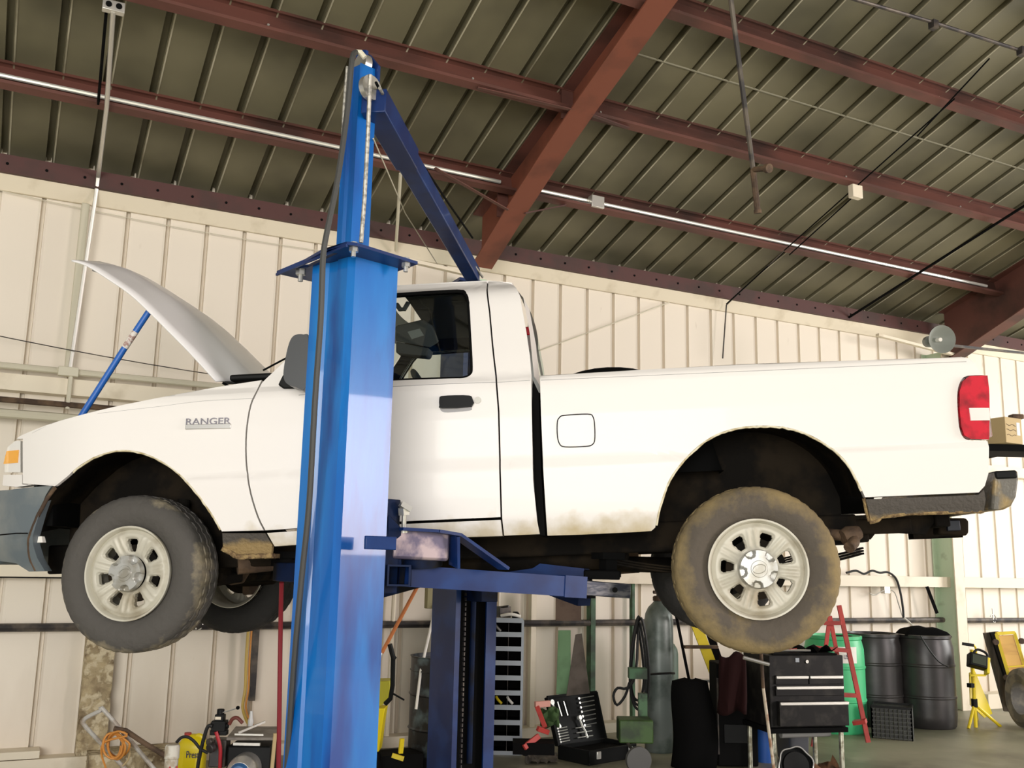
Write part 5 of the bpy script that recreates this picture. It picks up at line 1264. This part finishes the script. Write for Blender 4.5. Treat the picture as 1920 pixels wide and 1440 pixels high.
# yellow ladder
root = thing('stepladder', g(1340, 1405), 'yellow stepladder in shade between the gas cylinders and the tool chest', 'stepladder')
for a, b, w_, m_ in (((1297, 1150, 8.25), (1345, 1275, 8.15), .085, M_yel), ((1345, 1275, 8.15), (1392, 1405, 8.1), .085, M_yel), ((1318, 1150, 8.4), (1352, 1250, 8.5), .06, M_gap), ((1266, 1145, 8.2), (1295, 1290, 8.1), .02, M_gap), ((1295, 1290, 8.1), (1316, 1405, 8.05), .02, M_gap)):
    mb = MB(); mb.beam(at(*a), at(*b), w_, .03, (HF.x, HF.y, 0)); mb.build('rail', m_, root)
for y_, x0_, x1_ in ((1213, 1283, 1345), (1276, 1296, 1350), (1156, 1270, 1310), (1335, 1310, 1370)):
    mb = MB(); mb.beam(at(x0_, y_, 8.1), at(x1_, y_, 8.1), .09, .022); mb.build('step', M_brown if y_ < 1250 else M_cond, root)
# gas cylinders
def gascyl(base, r, h, m, label):
    root = thing('gas_cylinder', base, label, 'gas cylinder')
    mb = MB(); mb.lathe([(0, 0), (r * .9, 0), (r, .02), (r, h * .86), (r * .93, h * .91), (r * .72, h * .955), (r * .42, h * .985), (r * .30, h), (r * .30, h + .035), (0, h + .035)], base, n=40); mb.build('body', m, root)
    mb = MB(); mb.cyl(base + V((0, 0, h + .035)), base + V((0, 0, h + .10)), .018, n=12); mb.cyl(base + V((-.05, 0, h + .07)), base + V((.05, 0, h + .07)), .014, n=12); mb.cyl(base + V((0, 0, h + .10)), base + V((0, 0, h + .115)), .032, n=14); mb.build('valve', M_brown, root)
    mb = MB(); mb.lathe([(r * .30, h - .005), (r * .40, h), (r * .40, h + .03), (r * .30, h + .04)], base, n=24); mb.build('neck_ring', M_brown, root)
    return root
c1_ = flr(1241, 1414) + HF * .125; c1_.z = 0; hz = at(1241, 1128, 8.1).z
gascyl(c1_, .122, hz, M_gas, 'tall grey gas cylinder standing right of the hose coil')
c2_ = flr(1262, 1400) + HF * .32; c2_.z = 0
gascyl(c2_, .105, .86, mat('dull_green_cylinder_paint', (.08, .13, .09), .5), 'shorter green gas cylinder half hidden behind the tall grey one')
zc = at(1241, 1272, 7.9).z
mb = MB(); mb.tube([c1_ + V((.127 * math.cos(t), .127 * math.sin(t), zc - .02 * math.sin(t))) for t in [2 * PI * k / 32 for k in range(32)]], .010, 6, closed=True); solo(mb, 'retaining_strap', M_rubber, 'black strap around the tall grey gas cylinder', 'strap')
# hose coil hung on the wall left of the cylinder
pts = []
for k in range(3):
    for i in range(20):
        t = 2 * PI * i / 20; pts.append(tuple(at(1199 + (17 - 3 * k) * math.cos(t + PI / 2) + 3 * math.sin(2 * t) - 2 * k, 1243 - (88 - 9 * k) * math.sin(t + PI / 2), 7.95 + .02 * k)))
pts += [tuple(at(x, y, 7.9)) for x, y in ((1192, 1262), (1176, 1290), (1158, 1290), (1150, 1305), (1157, 1322), (1172, 1305), (1180, 1280))]
mb = MB(); mb.tube(cr(pts, 3), .011, 8); solo(mb, 'welding_hose', M_rubber, 'black hose hanging in long coils left of the grey cylinder', 'hose')
# cylinder cart: green body and wheel
root = thing('cylinder_cart', g(1190, 1412), 'low green cylinder cart with one grey wheel behind the tool case', 'cart')
mb = MB(); mb.box(at(1190, 1368, 7.55), (.26, .22, .17), RZ_); mb.build('body', M_dgreen if False else mat('grass_green_paint', (.045, .10, .02), .5, c2=(.02, .04, .012), scale=6), root, bevel=.01)
wc_ = at(1197, 1390, 7.25); rr_ = .095; wc_.z = rr_
mb = MB(); mb.lathe([(0, -.02), (.03, -.03), (.05, -.015), (rr_ * .7, -.015), (rr_ * .8, -.025), (rr_, -.02), (rr_, .02), (rr_ * .8, .025), (0, .02)], wc_, -HF + HR * .2, 32); mb.build('wheel', mat('grey_rubber', (.10, .10, .095), .7), root)
mb = MB(); mb.tube([at(1172, 1385, 7.5), V((wc_.x, wc_.y, rr_))], .012); mb.build('axle', M_pipe, root)
mb = MB(); mb.box(at(1195, 1262, 7.75), (.14, .12, .08), RZ_); solo(mb, 'regulator_box', M_dgreen, 'dark box hanging at mid height on the hose left of the grey cylinder', 'box')
mb = MB(); mb.box(at(1205, 1330, 7.8), (.07, .05, .25), RZ_); solo(mb, 'green_tank', mat('mid_green_paint', (.10, .22, .10), .5, c2=(.02, .03, .02), scale=9), 'small green tank tucked left of the tall grey cylinder', 'tank')
# tool case, open
bA_ = g(1107, 1440); 
b0_, b1_ = g(1105, 1437), g(1194, 1421)
d1 = (b1_ - b0_); Wb = d1.length; d1.normalize(); d2_ = V((-d1.y, d1.x, 0))
q3, q2 = b0_ + d2_ * .34 + V((0, 0, .10)), b1_ + d2_ * .34 + V((0, 0, .10))
q0, q1 = q3 + d2_ * .10 - d1 * .03 + V((0, 0, .36)), q2 + d2_ * .10 - d1 * .01 + V((0, 0, .36))
root = thing('tool_case', g(1115, 1425), 'open black socket and wrench case standing on the floor', 'tool case')
ncl = (q1 - q0).cross(q3 - q0).normalized(); ncl = ncl if ncl.y < 0 else -ncl
mb = MB(); mb.prism([q0, q1, q2, q3], -ncl * .035); ld = mb.build('lid', M_black, root, bevel=.008)
mb = MB()
for a, b in ((q0, q1), (q1, q2), (q2, q3), (q3, q0)): mb.beam(a + ncl * .008, b + ncl * .008, .018, .02, tuple(ncl))
mb.build('lid_rim', M_black, ld)
def lp(u_, v_, o=.014): return q0.lerp(q1, u_).lerp(q3.lerp(q2, u_), v_) + ncl * o
mb = MB(); mb.tube([lp(.06, .14), lp(.10, .62)], .0085, 8); mb.cyl(lp(.055, .12, .008), lp(.055, .12, .022), .022, n=12); mb.cyl(lp(.10, .62, .008), lp(.10, .62, .02), .013, n=12); solo(mb, 'adjustable_wrench', M_alu, 'pale adjustable wrench clipped at the left of the open case lid', 'wrench')
wl = ['first', 'second', 'third', 'fourth', 'fifth', 'sixth', 'seventh']
for k in range(7):
    mb = MB(); v_ = .10 + .095 * k; mb.tube([lp(.60, v_), lp(.92 - .01 * k, v_ - .02)], .0042, 6); mb.cyl(lp(.60, v_, .008), lp(.60, v_, .02), .010, n=10)
    solo(mb, 'wrench', M_gchrome, 'chrome wrench in the upper right rack of the open case, %s from the top' % wl[k], 'wrench', 'wrenches in the case lid')
for k in range(6):
    mb = MB(); v_ = .66 + .055 * k; mb.tube([lp(.05, v_), lp(.24, v_ - .01)], .0042, 6); mb.cyl(lp(.05, v_, .01), lp(.05, v_, .018), .008, n=8)
    solo(mb, 'wrench', M_alu, 'short bright wrench low at the left of the open case lid, %s from the top' % wl[k], 'wrench', 'small wrenches in the case lid')
for k in range(4):
    mb = MB(); mb.tube([lp(.17 + .06 * k, .12), lp(.19 + .06 * k, .42)], .006, 6); solo(mb, 'screwdriver', M_black if k % 2 else M_gchrome, 'screwdriver upright in the case lid, %s right of the adjustable wrench' % wl[k], 'screwdriver', 'screwdrivers in the case lid')
mb = MB(); mb.tube([lp(.50, .52, .03), lp(.52, .66, .03), lp(.56, .78, .03), lp(.58, .93, .03)], .009, 8); mb.cyl(lp(.50, .50, .02), lp(.50, .50, .045), .018, n=12); solo(mb, 'ratchet', M_alu, 'bright ratchet handle in the middle of the case lid', 'ratchet')
for k in range(3):
    mb = MB(); v_ = .70 + .10 * k; mb.tube([lp(.40, v_, .02), lp(.72, v_, .02)], .0045, 6); solo(mb, 'extension_bar', M_alu, 'bright extension bar beside the ratchet, %s from the top' % wl[k], 'extension bar', 'extension bars in the case')
Rb2 = Matrix((d1, d2_, V((0, 0, 1)))).transposed()
mb = MB(); bc_ = b0_ + d1 * Wb / 2 + d2_ * .17
mb.box(bc_ + V((0, 0, .012)), (Wb, .34, .02), Rb2)
for s in (-1, 1): mb.box(bc_ + d2_ * s * .16 + V((0, 0, .06)), (Wb, .02, .10), Rb2); mb.box(bc_ + d1 * s * (Wb / 2 - .01) + V((0, 0, .06)), (.02, .34, .10), Rb2)
mb.build('base', M_black, root, bevel=.006)
mb = MB(); mb.box(bc_ + V((0, 0, .07)), (Wb - .05, .28, .02), Rb2); mb.build('base_insert', M_gap, root)
for t in (.18, .85): mb = MB(); mb.box(b0_ + d1 * Wb * t - d2_ * .006 + V((0, 0, .07)), (.045, .012, .055), Rb2); mb.build('latch', M_alu, root, bevel=.003)
# red and green things left of the case
root = thing('floor_jack', g(1005, 1418), 'red floor jack parts beside the open tool case', 'jack')
for a, b, w_, m_, nm in (((1003, 1321, 7.3), (1031, 1319, 7.35), .045, mat('worn_pink_paint', (.62, .30, .24), .6), 'saddle'), ((1007, 1325, 7.3), (1022, 1364, 7.2), .035, M_redp, 'lift_arm'), ((1008, 1366, 7.15), (1028, 1373, 7.2), .035, M_redp, 'link'), ((982, 1402, 7.0), (1010, 1380, 7.1), .04, M_redp, 'chassis')):
    mb = MB(); mb.beam(at(*a), at(*b), w_, .03, (HF.x, HF.y, 0)); mb.build(nm, m_, root, bevel=.004)
mb = MB(); mb.box(at(1000, 1400, 7.1), (.30, .2, .08), RZ_); mb.cyl(at(985, 1408, 7.0), at(985, 1408, 7.05), .035); mb.build('base', M_gap, root)
mb = MB(); rows = []
for i in range(8): rows.append([at(1015 + 32 * i / 7, 1328 + 34 * j / 6 + 4 * math.sin(i + j), 7.45 + .06 * math.sin(i * 1.4) * math.cos(j * 1.2)) for j in range(7)])
mb.grid(rows); o = solo(mb, 'green_cloth', mat('dark_green_cloth', (.05, .10, .03), .9), 'dark green cloth bunched behind the red floor jack', 'cloth', solid=.02, angle=80)
mb = MB(); rows = []
for i in range(16): rows.append([V(g(985 + 60 * i / 15, 1412 + 22 * j / 7)) + V((0, 0, .004 + .05 * abs(noise.noise(V((i * .6, j * .9, 5)))))) for j in range(8)])
mb.grid(rows); o = solo(mb, 'metal_swarf', M_pipe, 'low heap of dark scrap on the floor left of the tool case', 'scrap', angle=80); o['kind'] = 'stuff'
# shelf rack
R0 = g(976, 1416); ux2 = HR; Zr = 7.8
root = thing('parts_rack', R0, 'narrow steel parts rack with pale shelf edges behind the rear lift post', 'rack')
ys = [1166, 1193, 1220, 1247, 1275, 1303, 1330, 1358, 1387, 1415]; zs_ = [at(976, y_, 7.75).z for y_ in ys]; Wr, Dr = .55, .30; c0r = R0
def rp(a, b, c_): return c0r - HR * a + HF * b + V((0, 0, c_))
dR = RZ_
for z in zs_:
    z = max(z, .012); mb = MB(); mb.box(rp(Wr / 2, Dr / 2, z - .006), (Wr, Dr, .006), dR); s_o = mb.build('shelf', M_gap, root)
    mb = MB(); mb.box(rp(Wr / 2, -.006, z - .004), (Wr, .006, .038), dR); mb.build('shelf_edge', M_grey, s_o)
mb = MB(); mb.box(rp(Wr / 2, Dr, zs_[0] / 2), (Wr, .008, zs_[0]), dR); mb.build('back_panel', M_gap, root)
for a in (0, Wr): mb = MB(); mb.box(rp(a, Dr / 2, zs_[0] / 2), (.012, Dr, zs_[0]), dR); mb.box(rp(a, .0, zs_[0] / 2), (.02, .012, zs_[0]), dR); mb.build('side', M_grey if a == 0 else M_gap, root)
for k in (1, 2, 3, 4): mb = MB(); mb.box(rp(.115 * k, Dr / 2, zs_[0] / 2), (.003, Dr - .02, zs_[0] - .02), dR); mb.build('divider', M_pipe, root)
zt_ = zs_[0] + .013
mb = MB(); mb.lathe([(.0, 0), (.03, 0), (.035, .03), (.02, .05), (0, .05)], rp(.06, .08, zt_), n=14); solo(mb, 'small_casting', M_black, 'small black casting at the right end of the rack top', 'machine part')
mb = MB(); mb.tube(cr([tuple(rp(.02, .05, zt_ + .012)), tuple(rp(.10, .03, zt_ + .03)), tuple(rp(.18, .06, zt_ + .015))], 4), .014); solo(mb, 'white_hose_piece', M_paper, 'short white curved hose piece on the rack top', 'hose')
mb = MB(); mb.box(rp(.16, .12, zt_ + .045), (.10, .08, .09), dR @ Matrix.Rotation(.4, 3, 'Z')); mb.tube([rp(.2, .1, zt_ + .08), rp(.12, .02, zt_ + .095)], .010); solo(mb, 'carburettor', M_pipe, 'dark carburettor-like part at the left on the rack top', 'machine part', bevel=.01)
def onrack(i, a, m, label, nm):
    z = zs_[i] + .014; mb = MB(); mb.tube(cr([tuple(rp(a, .02, z + .006)), tuple(rp(a + .03, .03, z + .035)), tuple(rp(a + .045, .05, z + .055))], 3), .011); solo(mb, nm, m, label, 'machine part')
onrack(6, .07, M_paper, 'white fitting on a middle shelf of the parts rack', 'white_fitting'); onrack(6, .16, M_yel, 'yellow fitting on a middle shelf of the parts rack', 'yellow_fitting')
onrack(1, .18, M_gchrome, 'bright metal fitting on the top compartment of the parts rack', 'metal_fitting')
# boards against the wall right of the rack
leaner('leaning_board', [(1047, 1182), (1070, 1182), (1070, 1302), (1043, 1302)], (8.25, 8.25, 8.0, 8.0), .02, mat('faded_green_board', (.16, .30, .15), .7, c2=(.06, .12, .05), scale=4, lo=.45, hi=.7), 'faded green board leaning on the wall above the tool case', 'board')
leaner('leaning_board', [(1079, 1190), (1091, 1188), (1106, 1300), (1062, 1305)], (8.1, 8.1, 7.7, 7.7), .02, mat('grey_brown_board', (.12, .10, .085), .8, c2=(.06, .05, .04), scale=4), 'tapering grey-brown board leaning on the wall above the tool case', 'board')
leaner('leaning_board', [(1042, 1100), (1090, 1100), (1090, 1164), (1042, 1164)], (8.50, 8.50, 8.48, 8.48), .01, mat('brown_panel', (.16, .11, .08), .8, c2=(.08, .05, .04), scale=3), 'brown stained panel fixed to the wall under the truck frame', 'panel')
mb = MB(); a = wall(997, 1250, 8.02); mb.box((a.x, 8.02, .70), (.05, .05, 1.3)); solo(mb, 'wall_post', M_trim, 'cream upright post on the wall just right of the parts rack', 'post')
mb = MB(); a = wall(1110, 1250, 7.98); mb.box((a.x, 8.0, .70), (.05, .08, 1.3)); solo(mb, 'wall_post', M_dgreen, 'dark green upright post on the wall above the tool case', 'post')
mb = MB(); a = wall(1190, 1250, 7.98); mb.box((a.x, 8.02, .70), (.03, .05, 1.3)); solo(mb, 'wall_post', M_dgreen, 'narrow dark green upright on the wall behind the hanging hose', 'post')
# ---------------------------------------------------------------- between the posts
mb = MB(); mb.tube([at(796, 1075, 7.3), at(716, 1224, 7.2)], .014, 10)
root = thing('broom', g(700, 1460), 'broom with an orange handle leaning between the lift posts', 'broom'); mb.build('handle', M_orange, root)
mb = MB(); mb.tube([at(716, 1224, 7.2), at(705, 1248, 7.18)], .009); mb.build('ferrule', M_alu, root)
mb = MB(); mb.tube([at(705, 1248, 7.18), at(640, 1370, 7.1)], .014); mb.build('lower_handle', M_orange, root)
mb = MB(); t0 = at(640, 1370, 7.1); mb.box((t0.x, t0.y, t0.z / 2), (.3, .06, t0.z)); mb.build('bristles', M_card, root)
pipe('pole', [at(825, 1100, 7.9), at(789, 1258, 7.3), at(780, 1330, 7.2)], .011, M_paper, 'white pole standing up out of the black steel drum', 'pole')
root = thing('mop_wringer', g(718, 1462), 'yellow mop wringer with a black lever beside the near lift post', 'mop wringer')
mb = MB(); q = [at(x, y, 6.85) for x, y in ((690, 1278), (731, 1277), (733, 1300), (722, 1318), (712, 1325), (690, 1300))]; mb.prism(q, HF * .2); mb.build('hopper', mat('olive_yellow_plastic', (.55, .50, .03), .5), root, bevel=.006)
mb = MB(); q = [at(x, y, 6.8) for x, y in ((690, 1330), (722, 1328), (718, 1350), (710, 1410), (690, 1410))]; mb.prism(q, HF * .18); mb.build('bucket', M_yelp, root, bevel=.006)
mb = MB(); c = at(700, 1430, 6.8); mb.cyl((c.x, c.y, 0), (c.x, c.y, c.z + .06), .05); mb.build('caster', M_gap, root)
mb = MB(); mb.tube([at(731, 1208, 6.82), at(737, 1232, 6.82), at(741, 1236, 6.82)], .018); mb.tube([at(737, 1234, 6.82), at(736, 1285, 6.82), at(732, 1310, 6.82), at(722, 1320, 6.82)], .017); mb.tube([at(736, 1300, 6.85), at(757, 1312, 7.0)], .007); mb.build('lever', M_black, root)
mb = MB(); mb.box(g(740, 1448) + V((0, 0, .07)), (.34, .25, .14)); solo(mb, 'dark_floor_box', M_gap, 'low black box on the floor left of the black steel drum', 'box')
mb = MB(); mb.beam(at(735, 1416, 6.75), at(757, 1423, 6.75), .02, .03); mb.beam(at(754, 1385, 6.8), at(751, 1412, 6.8), .03, .02); solo(mb, 'yellow_bracket', M_yel, 'small yellow bracket on the low black box', 'bracket')
mb = MB(); a = at(806, 1118, 7.8); mb.box(a, (.07, .06, .19)); solo(mb, 'wall_switch_box', mat('olive_box_paint', (.28, .25, .12), .6), 'olive switch box left of the rear lift post', 'electrical box', bevel=.005)
pipe('wall_stain_pipe', [wall(724, 1395, 8.0), wall(740, 1100, 8.0)], .02, M_trim, 'cream pipe running up the wall behind the yellow wringer', 'pipe')
# red hose hanging by the near post
pipe('red_hose', cr([tuple(at(528, 1092, 4.75)), tuple(at(526, 1180, 4.8)), tuple(at(524, 1320, 4.8)), tuple(at(522, 1480, 4.8)), tuple(at(522, 1600, 4.82))], 4), .0115, mat('dark_red_hose', (.22, .01, .02), .45), 'dark red hose hanging down left of the near lift post', 'hose')
# yellow hose on the wall
for k, (o_, l_) in enumerate(((0, 'yellow hose running down the wall above the hydraulic unit'), (6, 'thin orange cable beside the yellow wall hose'))):
    pipe('wall_hose', cr([tuple(wall(x + o_, y, 7.97)) for x, y in ((466, 1178), (462, 1230), (460, 1290), (455, 1325), (462, 1350), (470, 1362))], 4), .012 - .004 * k, M_cord if k else mat('mustard_hose', (.55, .38, .08), .5), l_, 'hose')
mb = MB(); a = wall(476, 1260, 8.0); mb.box((a.x, 8.02, .72), (.045, .05, .62)); solo(mb, 'wall_channel', M_pipe, 'dark vertical channel on the wall beside the yellow hose', 'channel')
# hand truck with orange cord
Zh = 5.9
root = thing('hand_truck', g(230, 1520), 'grey tubular hand truck tipped over at lower left with cord wound on it', 'hand truck')
grey_tube = mat('chalky_grey_tube', (.48, .46, .42), .5, c2=(.3, .24, .18), scale=9)
pts = [(255, 1470), (232, 1439), (160, 1362), (157, 1352), (163, 1345), (188, 1333), (197, 1334), (285, 1437), (300, 1455)]
mb = MB(); mb.tube(cr([tuple(at(x, y, Zh)) for x, y in pts], 4), .0125, 10); mb.build('handle_frame', grey_tube, root)
mb = MB(); mb.tube([at(214, 1366, Zh - .06), at(236, 1370, Zh - .06), at(270, 1393, Zh - .06), at(315, 1420, Zh - .06)], .015, 10); mb.build('cross_tube', M_brown, root)
mb = MB(); a = at(262, 1478, Zh); b = at(318, 1478, Zh + .2); mb.cyl(a, b, .012); mb.box((a + b) / 2 + V((0, 0, -.06)), (.36, .2, .02), RZ_); mb.build('toe_plate', grey_tube, root)
for p_ in (a, b): mb = MB(); p3 = V((p_.x, p_.y, .09)); mb.lathe([(.03, -.02), (.09, -.02), (.09, .02), (.03, .02), (.03, -.02)], p3, HR, 24); mb.build('wheel', M_rubber, root)
mb = MB(); mb.tube([V((a.x, a.y, .09)), V((b.x, b.y, .09))], .01); mb.tube([a, V((a.x, a.y, .09))], .01); mb.build('axle', M_pipe, root)
pts = []
for k in range(5):
    for i in range(9):
        t = 2 * PI * i / 9; pts.append(tuple(at(214 + (17 + 4 * math.sin(k * 2)) * math.cos(t) + 3 * k - 4, 1398 + 24 * math.sin(t) + 5 * math.sin(k * 3), Zh - .08 + .03 * math.cos(t + k))))
pts += [tuple(at(x, y, Zh - .1)) for x, y in ((198, 1390), (190, 1412), (200, 1445), (206, 1480))]
mb = MB(); mb.tube(cr(pts, 3), .0065, 6); solo(mb, 'power_cable', M_cord, 'orange extension cord looped over the hand truck handle', 'cord')
mb = MB(); mb.tube(cr([tuple(at(x, y, Zh - .05)) for x, y in ((236, 1395), (243, 1408), (240, 1425), (230, 1436))], 4), .006, 6); solo(mb, 'rope_loop', mat('tan_rope', (.5, .38, .2), .8), 'tan loop of rope hanging right of the orange cord', 'rope')
# rough block on the floor behind the hand truck
mb = MB(); p_ = wall(240, 1420, 7.9); mb.box((p_.x + .1, 7.92, .06), (.75, .3, .12)); solo(mb, 'timber_block', M_wood if False else M_rough, 'rough timber block lying along the foot of the wall at lower left', 'timber')
# canister, jug and hydraulic unit
zt2 = at(324, 1396, 5.7).z; c = g(324, 1512); c = V((at(324, 1396, 5.7).x, at(324, 1396, 5.7).y, 0))
root = thing('filter_canister', c, 'white cylindrical canister left of the yellow jug', 'canister')
mb = MB(); mb.lathe([(0, 0), (.034, 0), (.038, .02), (.038, zt2 - .08), (.042, zt2 - .075), (.042, zt2 - .01), (.036, zt2), (0, zt2)], c, n=28); mb.build('body', mat('dirty_white_plastic', (.66, .63, .54), .5, c2=(.45, .38, .28), scale=20), root)
for dx in (-.012, .026): mb = MB(); q = c + V((dx, -.036, zt2 - .12)); mb.cyl(q, q + V((0, -.004, 0)), .006, n=10); mb.build('port', M_redp, root)
Zj = 6.75; jc = V((at(361, 1400, Zj).x, at(361, 1400, Zj).y, 0)); jt = at(361, 1378, Zj).z
root = thing('coolant_jug', jc, 'yellow coolant jug with a red cap next to the white canister', 'jug')
jr = .095; jb0 = max(jt - .30, 0)
mb = MB(); mb.box(jc + V((0, 0, jb0 / 2)), (.3, .25, max(jb0, .02)), RZ_); solo(mb, 'timber_block', M_card, 'brown block under the yellow jug', 'block')
mb = MB()
prof = [(0, 0), (.9, 0), (1, .02), (1, .70), (.98, .76), (.80, .88), (.45, .97), (.25, 1.0), (0, 1.0)]
rows = []
for r_, t in prof:
    rows.append([jc + RZ_ @ V((jr * r_ * abs(math.cos(a)) ** .6 * (1 if math.cos(a) > 0 else -1), .07 * r_ * abs(math.sin(a)) ** .6 * (1 if math.sin(a) > 0 else -1), jb0 + .30 * t)) for a in [2 * PI * k / 36 for k in range(37)]])
mb.grid(rows); bmesh.ops.remove_doubles(mb.bm, verts=mb.bm.verts[:], dist=.0005); jg = mb.build('body', M_yelp, root, angle=50)
mb = MB(); q = at(352, 1382, Zj); q.z = jt - .02; mb.cyl(q, q + V((0, 0, .035)), .024, n=20); mb.build('cap', M_redp, root)
mb = MB(); hq = at(372, 1380, Zj); hq.z = jt - .035; mb.tube(cr([tuple(hq + HR * -.03), tuple(hq + V((0, 0, .03))), tuple(hq + HR * .035 + V((0, 0, .01))), tuple(hq + HR * .04 + V((0, 0, -.06)))], 4), .018, 10); mb.build('handle', M_yelp, root)
mb = MB(); mb.box(jc + RZ_ @ V((0, -.068, jb0 + .075)), (.19, .012, .022), RZ_); mb.build('grey_band', M_grey, root)
tq = at(361, 1415, Zj - .085); text_mesh('Prest', .05, facing(V((tq.x, tq.y, tq.z)), -HF), M_ink, 'jug_lettering', jg, .002, fit=(.085, .045))
Zu = 5.9
root = thing('hydraulic_power_unit', g(455, 1530), 'black hydraulic power unit with lever valve and blue motor left of the near post', 'hydraulic unit')
mb = MB(); q = [at(425, 1383, Zu), at(521, 1383, Zu - .1), at(521, 1362, Zu + .35), at(442, 1362, Zu + .35)]; mb.prism(q, (0, 0, -.015)); mb.build('top_panel', mat('greasy_grey_sheet', (.26, .23, .20), .5, c2=(.14, .12, .10), scale=10), root)
mb = MB(); mb.box(at(474, 1440, Zu + .1), (.26, .26, .30), RZ_); mb.build('tank', M_black, root, bevel=.01)
mb = MB(); c = at(474, 1440, Zu + .1); 
for dx in (-.13, .13):
    for dy in (-.12, .12): q = c + RZ_ @ V((dx, dy, 0)); mb.cyl((q.x, q.y, 0), q, .014)
mb.build('stand', M_gap, root)
mb = MB(); mb.box(at(463, 1395, Zu - .04), (.16, .02, .015), RZ_); mb.build('panel_trim', M_cond, root)
mb = MB(); q = at(456, 1444, Zu - .1); mb.lathe([(0, .10), (.06, .09), (.085, .05), (.09, 0), (.09, -.12), (0, -.12)], q, -HF, 30); mb.build('motor_housing', M_cond, root)
mb = MB(); mb.lathe([(0, .125), (.045, .115), (.065, .08), (.065, .05), (0, .05)], q, -HF, 24); mb.build('motor_fan_cover', mat('blue_motor_paint', (.03, .12, .30), .45), root)
mb = MB(); va_ = at(412, 1360, Zu); mb.box(va_, (.085, .07, .06), RZ_); mb.box(va_ + V((0, 0, .045)), (.055, .05, .04), RZ_); mb.cyl(va_ + V((0, 0, .05)), va_ + V((0, 0, .095)), .022, n=18); mb.cyl(va_ - HR * .055, va_ + HR * .055, .018, n=12); mb.box(va_ + V((0, 0, -.04)), (.10, .05, .03), RZ_); vv = mb.build('control_valve', M_black, root, bevel=.004)
mb = MB(); mb.box(va_ + RZ_ @ V((-.005, -.028, .045)), (.035, .003, .016), RZ_); mb.build('valve_label', M_trim, vv)
mb = MB(); mb.tube([at(418, 1336, Zu), at(444, 1328, Zu)], .0035); mb.build('lever', M_gchrome, vv)
mb = MB(); mb.lathe([(0, -.012), (.009, -.008), (.012, 0), (.009, .008), (0, .012)], at(446, 1327, Zu), n=16); mb.build('lever_knob', M_gap, vv)
mb = MB(); mb.box(at(412, 1410, Zu + .05), (.10, .1, .16), RZ_); mb.cyl(at(400, 1400, Zu - .05), at(392, 1404, Zu - .08), .028, n=20); mb.cyl(at(397, 1390, Zu), at(391, 1392, Zu - .03), .022, n=20); mb.build('pump_block', M_pipe, root, bevel=.006)
for nm, pts, r_, m_ in (('black_hose', ((398, 1362), (390, 1362), (382, 1385), (375, 1415), (370, 1445), (367, 1500)), .011, M_rubber), ('black_hose', ((331, 1392), (340, 1383), (352, 1382), (364, 1390), (376, 1404), (390, 1412)), .009, M_rubber), ('red_hose', ((405, 1372), (409, 1385), (413, 1402), (413, 1425), (412, 1450)), .011, mat('bright_red_hose', (.42, .02, .03), .4)), ('maroon_hose', ((430, 1358), (436, 1348), (445, 1346), (455, 1356)), .011, mat('maroon_hose', (.14, .03, .02), .5))):
    mb = MB(); mb.tube(cr([tuple(at(x, y, Zu - .05)) for x, y in pts], 4), r_, 10); mb.build(nm, m_, root)
mb = MB(); mb.beam(at(447, 1374, Zu - .05), at(497, 1353, Zu + .05), .012, .012); mb.beam(at(440, 1377, Zu - .04), at(494, 1378, Zu - .04), .006, .010); solo(mb, 'metal_bracket', M_cond, 'pale angled metal bracket lying on top of the hydraulic unit', 'bracket')
mb = MB(); mb.lathe([(0, 0), (.016, 0), (.018, .03), (.012, .05), (.008, .09), (0, .09)], at(470, 1352, Zu + .2) + V((0, 0, -.03)), n=16); solo(mb, 'clear_bottle', mat('pale_bottle_plastic', (.6, .6, .58), .3), 'small pale bottle at the back of the hydraulic unit', 'bottle')
mb = MB(); mb.beam(at(516, 1375, Zu - .15), at(509, 1450, Zu - .15), .02, .012); solo(mb, 'wooden_paint_stick', M_card, 'tan stick leaning on the right side of the hydraulic unit', 'stick')
